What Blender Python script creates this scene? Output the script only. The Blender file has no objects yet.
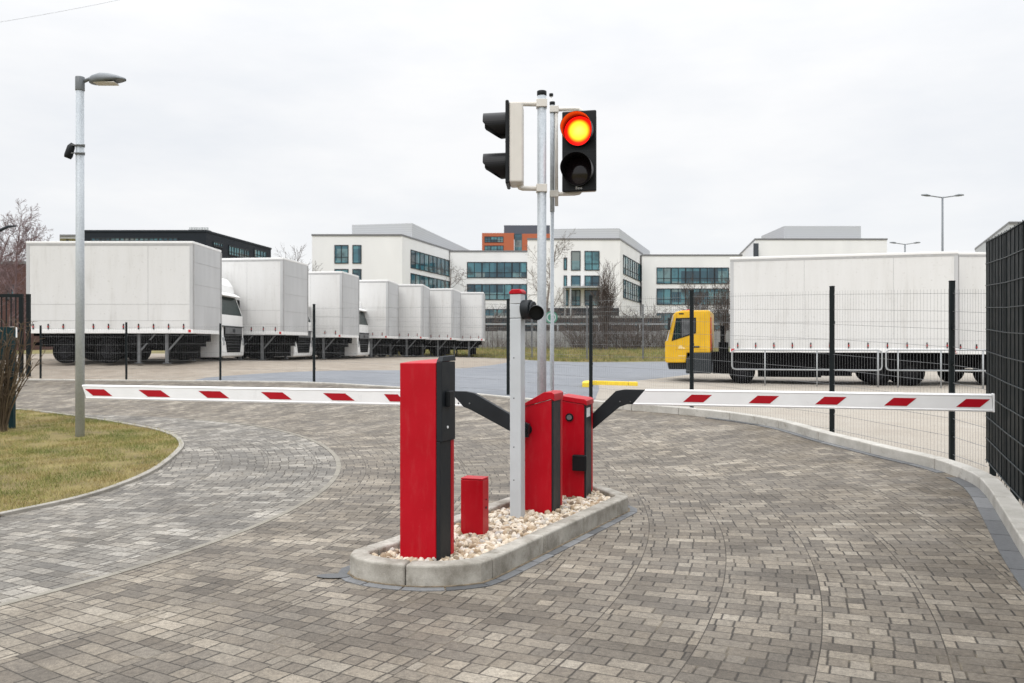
import bpy, math, random
import numpy as np
from mathutils import Vector, Matrix, geometry

random.seed(7)
RS = np.random.RandomState(11)
sc = bpy.context.scene
COL = sc.collection
F = 850.0           # focal length in pixels
HZ = 346.0          # horizon row of the photograph
CAMZ = 1.5
def V(px, py, d):   # surveying aid: point seen at pixel (px,py) at forward distance d
    return Vector(((px - 512) / F * d, d, CAMZ + (HZ - py) / F * d))
def XV(px, d): return (px - 512) / F * d
def ZV(py, d): return CAMZ + (HZ - py) / F * d

# ------------------------------------------------------------------ terrain
CTRL = [(0,0,0),(0,3,0),(-3,3,0),(3,3,0),(0,5.5,0),(-3,5,0),(3,5,.02),(-4.4,7.3,.02),(-4.1,9.9,.06),(-4.7,12.1,.10),(-7.4,15.3,.17),
 (-9.2,16.5,.22),(-13,15,.22),(-9,10,.05),(-1,8.2,.02),(1,8.2,0),(4.9,8.9,.14),(4.3,7,.08),(5,9.6,.2),(4.31,11.5,.3),(2.9,13.8,.4),
 (1.4,16,.44),(-.08,17.9,.5),(-2.5,19.9,.57),(-5,21.3,.62),(-10.3,22.7,.62),(-15,22.5,.62),(-12,27,.97),(-17,27,.97),(-9,27,.95),
 (-6,33,.93),(-9,33,.95),(-8,38,.93),(-2,45,.88),(-4,41,.9),(-6,50,.9),(-3,49,.88),(2,24,.48),(7,25,.38),(12,23,.36),(16,24,.36),(8,18,.33),(8,12,.25),(9,32,.5),
 (0,35,.68),(3,50,.6),(9,50,.62),(16,48,.6),(0,62,1.36),(12,62,1.36),(-15,62,1.3),(25,60,1.3),(30,30,.5),(-30,30,.9),(-30,10,.3),(30,10,.3),
 (0,-15,0),(-20,-15,0),(20,-15,0),(0,80,1.2),(40,80,1.2),(-40,80,1.2),(2,10,.06),(-1,12,.12),(0,14,.25),(-4,16,.27),(-6,18.5,.38),(-10,19.5,.4)]
_C = np.array(CTRL, float); _n = len(_C)
def _tps(d2): return np.where(d2 > 1e-12, .5 * d2 * np.log(np.maximum(d2, 1e-12)), 0)
_D = ((_C[:, None, :2] - _C[None, :, :2]) ** 2).sum(-1)
_A = np.zeros((_n + 3, _n + 3)); _A[:_n, :_n] = _tps(_D) + np.eye(_n) * .6
_A[:_n, _n] = 1; _A[:_n, _n+1:] = _C[:, :2]; _A[_n, :_n] = 1; _A[_n+1:, :_n] = _C[:, :2].T
_W = np.linalg.solve(_A, np.concatenate([_C[:, 2], [0, 0, 0]]))
def HH(x, y):
    x = np.asarray(x, float); y = np.asarray(y, float); sh = x.shape
    x = x.ravel(); y = y.ravel(); out = np.zeros(len(x))
    for i in range(0, len(x), 20000):
        xx = np.clip(x[i:i+20000], -40, 40); yy = np.clip(y[i:i+20000], -15, 80)
        d2 = (xx[:, None] - _C[None, :, 0]) ** 2 + (yy[:, None] - _C[None, :, 1]) ** 2
        h = _tps(d2) @ _W[:_n] + _W[_n] + xx * _W[_n+1] + yy * _W[_n+2]
        r = np.hypot(x[i:i+20000], y[i:i+20000] - 20)
        t = np.clip((r - 40) / 40, 0, 1); t = t * t * (3 - 2 * t)
        out[i:i+20000] = np.minimum(h, 1.45) * (1 - t) + 1.2 * t
    return out.reshape(sh)
def H(x, y): return float(HH([x], [y])[0])

# ------------------------------------------------------------------ materials
class NB:
    def __init__(s, name):
        s.m = bpy.data.materials.new(name); s.m.use_nodes = True
        s.t = s.m.node_tree; s.bsdf = s.t.nodes['Principled BSDF']
    def n(s, typ, **kw):
        nd = s.t.nodes.new(typ)
        for k, v in kw.items(): setattr(nd, k, v)
        return nd
    def set(s, sock, v):
        if isinstance(v, bpy.types.NodeSocket): s.t.links.new(v, sock)
        else: sock.default_value = v
    def math(s, op, a, b=None, c=None):
        nd = s.n('ShaderNodeMath', operation=op)
        s.set(nd.inputs[0], a)
        if b is not None: s.set(nd.inputs[1], b)
        if c is not None: s.set(nd.inputs[2], c)
        return nd.outputs[0]
    def vmul(s, v, k):
        nd = s.n('ShaderNodeVectorMath', operation='MULTIPLY'); s.set(nd.inputs[0], v); s.set(nd.inputs[1], k); return nd.outputs[0]
    def comb(s, x, y, z):
        nd = s.n('ShaderNodeCombineXYZ'); s.set(nd.inputs[0], x); s.set(nd.inputs[1], y); s.set(nd.inputs[2], z); return nd.outputs[0]
    def obj(s): return s.n('ShaderNodeTexCoord').outputs['Object']
    def pos(s): return s.n('ShaderNodeNewGeometry').outputs['Position']
    def noise(s, vec, scale, detail=4, rough=.55):
        nd = s.n('ShaderNodeTexNoise'); s.set(nd.inputs['Vector'], vec); nd.inputs['Scale'].default_value = scale
        nd.inputs['Detail'].default_value = detail; nd.inputs['Roughness'].default_value = rough
        return nd.outputs['Fac']
    def ramp(s, fac, stops, interp='LINEAR'):
        nd = s.n('ShaderNodeValToRGB'); s.set(nd.inputs[0], fac); cr = nd.color_ramp; cr.interpolation = interp
        while len(cr.elements) < len(stops): cr.elements.new(.5)
        for e, (p, c) in zip(cr.elements, stops): e.position = p; e.color = (*c, 1) if len(c) == 3 else c
        return nd.outputs[0]
    def mapr(s, v, a, b, c=0., d=1.):
        nd = s.n('ShaderNodeMapRange'); s.set(nd.inputs[0], v)
        for i, q in enumerate((a, b, c, d)): nd.inputs[i+1].default_value = q
        return nd.outputs[0]
    def mix(s, f, a, b, mode='MIX'):
        nd = s.n('ShaderNodeMix', data_type='RGBA', blend_type=mode); s.set(nd.inputs[0], f)
        for i, q in ((6, a), (7, b)):
            if not isinstance(q, bpy.types.NodeSocket) and len(q) == 3: q = (*q, 1)
            s.set(nd.inputs[i], q)
        return nd.outputs[2]
    def bump(s, h, strength=.3, dist=.01):
        nd = s.n('ShaderNodeBump'); s.set(nd.inputs['Height'], h); nd.inputs['Strength'].default_value = strength
        nd.inputs['Distance'].default_value = dist; s.t.links.new(nd.outputs[0], s.bsdf.inputs['Normal'])
    def out(s, col=None, rough=.6, metal=0., spec=.5):
        if col is not None:
            if not isinstance(col, bpy.types.NodeSocket) and len(col) == 3: col = (*col, 1)
            s.set(s.bsdf.inputs['Base Color'], col)
        s.set(s.bsdf.inputs['Roughness'], rough); s.bsdf.inputs['Metallic'].default_value = metal
        s.bsdf.inputs['Specular IOR Level'].default_value = spec
        return s.m

def simple(name, c, rough=.6, metal=0., amt=.12, scale=6., spec=.5, bump=0., bscale=60., stretch=(1, 1, 1), detail=5):
    b = NB(name)
    o = b.vmul(b.obj(), stretch)
    f = b.noise(o, scale, detail)
    f2 = b.mapr(f, .3, .7)
    col = b.mix(f2, tuple(x * (1 - amt) for x in c), tuple(min(1, x * (1 + amt)) for x in c))
    if bump: b.bump(b.noise(b.obj(), bscale, 3), bump, .01)
    r = b.mapr(f, .3, .7, max(.02, rough - .08), min(1, rough + .08))
    return b.out(col, r, metal, spec)

M = {}
def red_coat():
    b = NB('red_powder_coat'); o = b.obj()
    n = b.noise(o, 3.5, 5); sp = b.noise(o, 55, 3, .6)
    col = b.ramp(n, [(.3, (.40, .0009, .009)), (.7, (.455, .0018, .012))])
    rub = b.math('MULTIPLY', b.mapr(sp, .66, .72), b.mapr(b.noise(o, 5, 3), .5, .65))
    col = b.mix(b.math('MULTIPLY', rub, .35), col, (.42, .16, .15))
    dust = b.mapr(b.noise(b.vmul(o, (3, 3, .8)), 6, 6, .7), .5, .8)
    col = b.mix(b.math('MULTIPLY', dust, .07), col, (.40, .30, .27))
    b.bump(b.noise(o, 400, 2), .03, .01)
    return b.out(col, b.mapr(n, .3, .7, .32, .46), 0, .24)
M['red'] = red_coat()
M['red_top'] = M['red']
M['anthracite'] = simple('anthracite_metal', (.014, .017, .020), .5, amt=.15, spec=.25)
M['blackplastic'] = simple('black_plastic', (.006, .0075, .009), .45, amt=.15, spec=.25)
M['white_boom'] = simple('white_boom_paint', (.80, .80, .80), .35, amt=.03)
M['stripe'] = simple('red_reflective_stripe', (.38, .003, .012), .4, amt=.05, spec=.25)
M['pole_light'] = simple('light_grey_paint', (.50, .53, .55), .45, amt=.05)
M['cream'] = simple('cream_housing', (.66, .63, .58), .5, amt=.05)
M['tyre'] = simple('tyre_rubber', (.006, .006, .0065), .85, amt=.25, spec=.04)
M['rim'] = simple('dark_rim', (.014, .014, .016), .6, amt=.3, spec=.1)
M['chassis'] = simple('chassis_black', (.004, .004, .0045), .8, amt=.4, scale=3, spec=.04)
M['grille'] = simple('grille_black', (.005, .0055, .006), .6, amt=.2, spec=.06)
M['legsteel'] = simple('leg_steel', (.13, .135, .14), .6, amt=.3, spec=.3)
M['postdark'] = simple('fence_post_dark', (.0045, .0085, .010), .55, amt=.15, spec=.22)
M['teal'] = simple('teal_fence_coat', (.004, .026, .032), .5, amt=.15, spec=.2)
M['wire'] = simple('fence_wire', (.21, .215, .22), .5, amt=.1)
M['wiredark'] = simple('dark_fence_wire', (.045, .055, .06), .5, amt=.2, spec=.3)
M['wirepale'] = simple('pale_wire', (.42, .44, .46), .5, amt=.1)
M['glassdark'] = simple('cab_glass', (.010, .024, .023), .2, amt=.4, spec=.08)
M['yellow'] = simple('yellow_cab_paint', (.68, .39, .002), .4, amt=.10, scale=3)
M['yellowkerb'] = simple('yellow_road_paint', (.78, .56, .03), .6, amt=.12, scale=5)
M['greyplate'] = simple('grey_plate', (.026, .031, .035), .5, amt=.1, spec=.25)
M['whitemark'] = simple('white_mark', (.75, .76, .76), .5, amt=.02)
M['redlamp'] = simple('red_lamp_plastic', (.5, .01, .012), .3, amt=.1)
M['cabwhite'] = simple('cab_white', (.80, .80, .79), .55, amt=.02, scale=2, spec=.3, detail=2)
M['rail'] = simple('rail_galvanised', (.36, .375, .385), .5, metal=.1, amt=.08)
M['lamphead'] = simple('lamp_head_grey', (.15, .165, .18), .4, amt=.1)
M['bark'] = simple('bark_brown', (.085, .064, .054), .9, amt=.3, scale=3)
M['birch'] = simple('birch_twig', (.17, .115, .115), .9, amt=.3, scale=3)
M['palebark'] = simple('pale_twig', (.17, .145, .125), .9, amt=.25, scale=3)
M['concrete_wall'] = simple('grey_board_wall', (.29, .29, .285), .85, amt=.18, scale=4, stretch=(3, 3, .3))
M['darkfacade'] = simple('dark_facade', (.015, .020, .027), .6, amt=.1, spec=.2)
M['orange'] = simple('orange_cladding', (.42, .11, .045), .6, amt=.08)
M['bluegrey'] = simple('blue_grey_cladding', (.07, .085, .11), .5, amt=.08)
M['brick'] = simple('red_brown_brick', (.085, .040, .034), .85, amt=.25, scale=8)
M['frame'] = simple('window_frame_dark', (.022, .027, .033), .5, amt=.1, spec=.25)
M['roofedge'] = simple('roof_edge_grey', (.17, .17, .175), .5, amt=.08)
M['chimney'] = simple('rooftop_plant', (.35, .36, .36), .5, metal=.3, amt=.2)
M['cardark'] = simple('dark_car_paint', (.02, .022, .027), .25, amt=.1)
M['greensign'] = simple('green_sign', (.06, .22, .15), .5, amt=.1)

def galvanised():
    b = NB('galvanised_steel'); o = b.obj()
    v = b.n('ShaderNodeTexVoronoi'); b.t.links.new(o, v.inputs['Vector']); v.inputs['Scale'].default_value = 70
    n = b.noise(b.vmul(o, (1, 1, .25)), 9, 5)
    f = b.math('ADD', b.math('MULTIPLY', v.outputs['Color'], .35), b.math('MULTIPLY', n, .65))
    col = b.ramp(f, [(.25, (.36, .395, .425)), (.75, (.52, .555, .585))])
    return b.out(col, b.mapr(n, .3, .7, .45, .65), .12)
M['galv'] = galvanised()
M['faded'] = simple('faded_white_print', (.78, .62, .30), .5)

def trailer_white():
    b = NB('trailer_white_tarp'); o = b.obj()
    va = b.n('ShaderNodeVectorMath', operation='ADD'); b.t.links.new(o, va.inputs[0]); b.t.links.new(b.vmul(b.n('ShaderNodeObjectInfo').outputs['Random'], (37., 11., 23.)), va.inputs[1]); o = va.outputs[0]
    n1 = b.noise(b.vmul(o, (2.2, 2.2, .25)), 2.5, 6, .6)     # rain streaks
    n2 = b.noise(o, .7, 4)
    n3 = b.noise(o, 14, 4)
    f = b.math('ADD', b.math('MULTIPLY', n1, .6), b.math('MULTIPLY', n2, .4))
    col = b.ramp(f, [(.25, (.54, .53, .51)), (.45, (.665, .662, .65)), (.75, (.71, .71, .705))])
    d = b.mapr(n3, .62, .74)
    col = b.mix(b.math('MULTIPLY', d, .35), col, (.38, .36, .32))
    b.bump(n2, .15, .05)
    return b.out(col, .5)
M['trailer'] = trailer_white()
M['trailer_end'] = simple('trailer_grey_end_shade', (.48, .485, .49), .5, amt=.08, scale=2, stretch=(1, 1, .3))  # corner-post grey; also colours the end panels darker, as their shaded side
M['seam'] = simple('trailer_seam', (.40, .40, .40), .6, amt=.1)

def building_white():
    b = NB('white_render'); o = b.obj()
    n = b.noise(b.vmul(o, (1, 1, .3)), .35, 5)
    col = b.ramp(n, [(.3, (.76, .76, .76)), (.7, (.82, .82, .818))])
    return b.out(col, .85)
M['bwhite'] = building_white()
def cladding():
    b = NB('light_grey_cladding'); o = b.obj()
    w = b.n('ShaderNodeTexWave', wave_type='BANDS', bands_direction='Z'); b.t.links.new(o, w.inputs['Vector']); w.inputs['Scale'].default_value = .9
    col = b.mix(w.outputs['Fac'], (.47, .485, .505), (.54, .555, .57))
    return b.out(col, .5, .2)
M['cladding'] = cladding()
def glass_teal():
    b = NB('office_glass'); o = b.obj()
    # every glazing bay has blinds and rooms of its own behind it
    sx = b.n('ShaderNodeSeparateXYZ'); b.t.links.new(o, sx.inputs[0])
    ci = b.math('FLOOR', b.math('MULTIPLY', b.math('ADD', sx.outputs[0], b.math('MULTIPLY', sx.outputs[1], 1.0)), .62))
    cz = b.math('FLOOR', b.math('MULTIPLY', sx.outputs[2], .55))
    wn = b.n('ShaderNodeTexWhiteNoise'); b.t.links.new(b.comb(ci, cz, 0.), wn.inputs['Vector'])
    col = b.ramp(wn.outputs['Value'], [(0, (.025, .06, .085)), (.35, (.05, .145, .19)), (.7, (.10, .26, .30)), (1, (.20, .23, .23))])
    n = b.noise(o, .5, 4)
    col = b.mix(b.mapr(n, .5, .75), col, (.025, .035, .042))
    return b.out(col, .07, 0, .6)
M['glass'] = glass_teal()

def pavers():
    b = NB('concrete_pavers'); o = b.obj()
    s = b.n('ShaderNodeSeparateXYZ'); b.t.links.new(o, s.inputs[0])
    # slow wobble so that the laying is not perfect
    wob = b.math('MULTIPLY', b.math('SUBTRACT', b.noise(o, .9, 2), .5), .05)
    x = b.math('ADD', s.outputs[0], 9.4); y = b.math('SUBTRACT', s.outputs[1], 8.7)
    r = b.math('SQRT', b.math('ADD', b.math('MULTIPLY', x, x), b.math('MULTIPLY', y, y)))
    th = b.math('ARCTAN2', y, x)
    BW = .575; R0 = 11.24 - 11 * BW
    q = b.math('DIVIDE', b.math('SUBTRACT', b.math('ADD', r, b.math('MULTIPLY', wob, .3)), R0), BW)
    band = b.math('FLOOR', q); rb = b.math('SUBTRACT', q, band)
    rad = b.math('ADD', b.math('MULTIPLY', b.math('ADD', band, .5), BW), R0)
    arc = b.math('ADD', b.math('MULTIPLY', th, rad), wob)
    bo = b.n('ShaderNodeTexWhiteNoise', noise_dimensions='1D'); b.t.links.new(band, bo.inputs['W'])
    v = b.math('ADD', b.math('DIVIDE', arc, .107), bo.outputs['Value'])
    row = b.math('FLOOR', v); fv = b.math('FRACT', v)
    rn = b.n('ShaderNodeTexWhiteNoise', noise_dimensions='2D'); b.t.links.new(b.comb(row, band, 0.), rn.inputs['Vector'])
    off = b.math('ADD', b.math('ADD', .25, b.math('FRACT', b.math('MULTIPLY', row, .5))), b.math('MULTIPLY', b.math('SUBTRACT', rn.outputs['Value'], .5), .18))
    u = b.math('ADD', b.math('MULTIPLY', rb, 3.), off)
    c0 = b.math('FLOOR', u)
    sp = b.n('ShaderNodeTexWhiteNoise'); b.t.links.new(b.comb(c0, row, b.math('ADD', band, 7.7)), sp.inputs['Vector'])
    k = b.math('ADD', 1., b.math('GREATER_THAN', sp.outputs['Value'], .68))     # some stones are half lengths
    u2 = b.math('MULTIPLY', u, k)
    cl = b.math('ADD', b.math('FLOOR', u2), b.math('MULTIPLY', k, 100.)); fu = b.math('FRACT', u2)
    du = b.math('DIVIDE', b.math('MULTIPLY', b.math('MINIMUM', fu, b.math('SUBTRACT', 1., fu)), .1917), k)
    db = b.math('MULTIPLY', b.math('MINIMUM', rb, b.math('SUBTRACT', 1., rb)), .575)
    dv = b.math('MULTIPLY', b.math('MINIMUM', fv, b.math('SUBTRACT', 1., fv)), .107)
    d = b.math('MINIMUM', b.math('MINIMUM', b.math('MULTIPLY', du, .88), b.math('MULTIPLY', db, 1.7)), b.math('MULTIPLY', dv, 1.25))
    edge = b.math('ADD', d, b.math('MULTIPLY', b.math('SUBTRACT', b.noise(o, 60, 2), .5), .007))
    brick = b.mapr(edge, .0018, .0070)
    wn = b.n('ShaderNodeTexWhiteNoise'); b.t.links.new(b.comb(cl, row, b.math('MULTIPLY', band, 3.7)), wn.inputs['Vector'])
    streak = b.noise(b.comb(b.math('MULTIPLY', r, .9), b.math('MULTIPLY', row, .27), band), 1., 3, .6)   # pallets of lighter stone laid row by row
    big = b.noise(o, .45, 4)
    inner = b.mapr(r, 7.47, 7.53, 1., 0.)
    f = b.math('ADD', b.math('MULTIPLY', wn.outputs['Value'], .44), b.math('MULTIPLY', b.math('SUBTRACT', streak, .5), 1.75))
    f = b.math('ADD', f, b.math('MULTIPLY', b.math('SUBTRACT', big, .5), .55))
    f = b.math('ADD', f, b.math('MULTIPLY', inner, .12))
    warm = b.ramp(b.math('ADD', f, .245), [(0, (.085, .076, .066)), (.35, (.138, .125, .109)), (.62, (.200, .183, .158)), (.82, (.270, .250, .219)), (1, (.325, .305, .272))])
    cool = b.ramp(b.math('ADD', f, .22), [(0, (.075, .073, .070)), (.35, (.125, .122, .117)), (.62, (.190, .186, .178)), (.82, (.29, .284, .272)), (1, (.38, .372, .356))])
    col = b.mix(b.math('MULTIPLY', inner, .7), warm, cool)
    w2 = b.n('ShaderNodeTexWhiteNoise'); b.t.links.new(b.comb(row, cl, b.math('ADD', band, 31.3)), w2.inputs['Vector'])
    col = b.mix(b.math('MULTIPLY', w2.outputs['Value'], .25), col, b.mix(1., col, (1.06, .96, .83), 'MULTIPLY'))
    fine = b.noise(o, 110, 4, .75)
    col = b.mix(1., col, b.ramp(fine, [(.3, (.66, .655, .65)), (.7, (1.30, 1.29, 1.27))]), 'MULTIPLY')
    mott = b.noise(o, 34, 4, .7)
    col = b.mix(1., col, b.ramp(mott, [(.32, (.68, .67, .66)), (.55, (1.04, 1.04, 1.03)), (.72, (1.32, 1.30, 1.26))]), 'MULTIPLY')
    grit = b.noise(o, 420, 2, .6)
    col = b.mix(1., col, b.ramp(grit, [(.35, (.78, .78, .78)), (.65, (1.2, 1.2, 1.2))]), 'MULTIPLY')
    stain = b.mapr(b.noise(b.vmul(o, (1, 1.4, 1)), .8, 5, .65), .55, .75)
    col = b.mix(b.math('MULTIPLY', stain, .35), col, (.085, .076, .066))
    col = b.mix(1., col, b.mix(inner, (1.02, .985, .935), (1.0, .978, .942)), 'MULTIPLY')
    mud = b.math('MULTIPLY', b.mapr(r, 12.1, 13.4), b.mapr(b.noise(o, 2.4, 6, .7), .42, .62))
    col = b.mix(b.math('MULTIPLY', mud, .65), col, (.105, .082, .054))
    jn = b.noise(o, 3.1, 3)
    jcol = b.ramp(jn, [(.35, (.022, .018, .014)), (.58, (.042, .035, .026)), (.74, (.17, .142, .10))])
    col = b.mix(brick, jcol, col)
    tilt = b.math('MULTIPLY', wn.outputs['Value'], .25)
    b.bump(b.math('ADD', b.math('ADD', brick, tilt), b.math('MULTIPLY', fine, .22)), .55, .006)
    rough = b.mapr(b.noise(o, 1.3, 3), .3, .7, .55, .8)
    return b.out(col, rough, 0, .4)
M['pavers'] = pavers()

def ground_mix(name, stops, scale, bump, fscale=120, rough=.9, big=(.5, .35)):
    b = NB(name); o = b.obj()
    n = b.noise(o, scale, 6, .65); n2 = b.noise(o, big[0], 4)
    f = b.math('ADD', b.math('MULTIPLY', n, 1 - big[1]), b.math('MULTIPLY', n2, big[1]))
    col = b.ramp(f, stops)
    fn = b.noise(o, fscale, 3, .7)
    col = b.mix(1., col, b.ramp(fn, [(.3, (.72, .72, .72)), (.7, (1.25, 1.25, 1.25))]), 'MULTIPLY')
    b.bump(fn, bump, .01)
    return b.out(col, rough, 0, .3)
M['asphalt'] = ground_mix('asphalt', [(.3, (.145, .155, .172)), (.5, (.18, .19, .207)), (.7, (.22, .23, .245))], 1.4, .3, 90, .75)
M['gravel_yard'] = ground_mix('beige_gravel', [(.3, (.20, .165, .13)), (.5, (.275, .235, .19)), (.7, (.34, .30, .25))], 2.2, .5, 60)
M['yard_concrete'] = ground_mix('pale_yard_concrete', [(.3, (.27, .24, .20)), (.5, (.33, .295, .25)), (.7, (.37, .34, .295))], 1.2, .25, 70)
M['grass_soil'] = ground_mix('winter_grass_ground', [(.32, (.09, .070, .038)), (.45, (.16, .125, .05)), (.6, (.21, .17, .062)), (.75, (.15, .145, .045))], 3.2, .6, 70)
M['grass_far'] = ground_mix('far_winter_grass', [(.3, (.075, .058, .036)), (.45, (.14, .115, .045)), (.6, (.20, .175, .058)), (.75, (.15, .15, .045))], .8, .5, 12, .9, (.25, .5))
def concrete(name, c1, c2, dirt, bump=.25):
    b = NB(name); o = b.obj()
    n = b.noise(o, 3., 6, .65); n2 = b.noise(o, 11., 5, .7)
    col = b.ramp(n, [(.35, c1), (.65, c2)])
    d = b.mapr(n2, .5, .72); d2 = b.mapr(b.noise(o, 2.2, 4), .46, .66)
    col = b.mix(b.math('MULTIPLY', b.math('MULTIPLY', d, d2), .8), col, dirt)
    fn = b.noise(o, 130, 3, .7)
    col = b.mix(1., col, b.ramp(fn, [(.3, (.88, .88, .88)), (.7, (1.1, 1.1, 1.1))]), 'MULTIPLY')
    b.bump(b.math('ADD', fn, b.math('MULTIPLY', n2, .6)), bump, .006)
    return b.out(col, .85, 0, .3)
M['kerb'] = concrete('kerb_concrete', (.38, .362, .325), (.52, .50, .46), (.13, .105, .07))
M['island_kerb'] = concrete('island_kerb_concrete', (.21, .192, .16), (.50, .475, .425), (.070, .055, .030), .5)
M['edging'] = concrete('edging_stone', (.25, .235, .205), (.34, .32, .285), (.15, .13, .10))
M['strip'] = concrete('tan_edging_stone', (.20, .184, .155), (.275, .255, .215), (.10, .085, .06))
def slate():
    b = NB('slate_setts'); o = b.obj()
    ri = b.n('ShaderNodeNewGeometry').outputs['Random Per Island']
    col = b.ramp(ri, [(0, (.075, .078, .082)), (.5, (.115, .119, .125)), (1, (.185, .188, .193))])
    n = b.noise(o, 30, 5, .7)
    col = b.mix(1., col, b.ramp(n, [(.3, (.8, .8, .8)), (.7, (1.2, 1.2, 1.2))]), 'MULTIPLY')
    b.bump(n, .3, .005)
    return b.out(col, .5)
M['slate'] = slate()
def pebble():
    b = NB('cream_pebbles'); o = b.obj()
    ri = b.n('ShaderNodeNewGeometry').outputs['Random Per Island']
    col = b.ramp(ri, [(0, (.16, .125, .09)), (.15, (.34, .25, .16)), (.5, (.56, .48, .37)), (.8, (.66, .60, .51)), (1, (.42, .40, .38))])
    n = b.noise(o, 60, 4)
    col = b.mix(1., col, b.ramp(n, [(.3, (.85, .82, .78)), (.7, (1.1, 1.1, 1.1))]), 'MULTIPLY')
    return b.out(col, .75)
M['pebble'] = pebble()
def blades(name, stops):
    b = NB(name)
    ri = b.n('ShaderNodeNewGeometry').outputs['Random Per Island']
    f = b.math('ADD', b.math('MULTIPLY', ri, .45), b.math('MULTIPLY', b.mapr(b.noise(b.obj(), 1.1, 5), .36, .64), .62))
    col = b.ramp(f, stops)
    m = b.out(col, .75, 0, .25)
    return m
M['blades'] = blades('grass_blades', [(0, (.24, .175, .08)), (.28, (.36, .285, .125)), (.48, (.28, .245, .085)), (.66, (.19, .20, .055)), (1, (.105, .145, .035))])
M['scrub'] = blades('dry_scrub', [(0, (.06, .042, .030)), (.6, (.11, .08, .05)), (1, (.17, .13, .08))])
def lens():
    b = NB('lit_signal_lens'); o = b.obj()
    ln = b.n('ShaderNodeVectorMath', operation='LENGTH'); b.t.links.new(b.vmul(o, (1, 0, 1)), ln.inputs[0])
    col = b.ramp(ln.outputs['Value'], [(0, (1., .15, .018)), (.05, (1., .125, .009)), (.082, (1., .082, .003)), (.096, (.7, .030, .0008)), (.108, (.17, .0015, .0006)), (.16, (.12, .0005, .0005))])
    b.bsdf.inputs['Emission Strength'].default_value = 11.
    b.t.links.new(col, b.bsdf.inputs['Emission Color'])
    return b.out((.3, .01, .01), .2)
M['lens_lit'] = lens()
M['lens_off'] = simple('unlit_lens', (.012, .008, .010), .12, amt=.2)
def visor_mat():
    b = NB('signal_visor'); return b.out((.006, .006, .007), .42, 0, .25)
M['visor'] = visor_mat()
def visor_red():
    b = NB('red_tinted_visor'); return b.out((.55, .015, .012), .4)
M['visor_red'] = visor_red()
def water():
    b = NB('puddle_water'); return b.out((.03, .032, .034), .04)
M['water'] = water()

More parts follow.
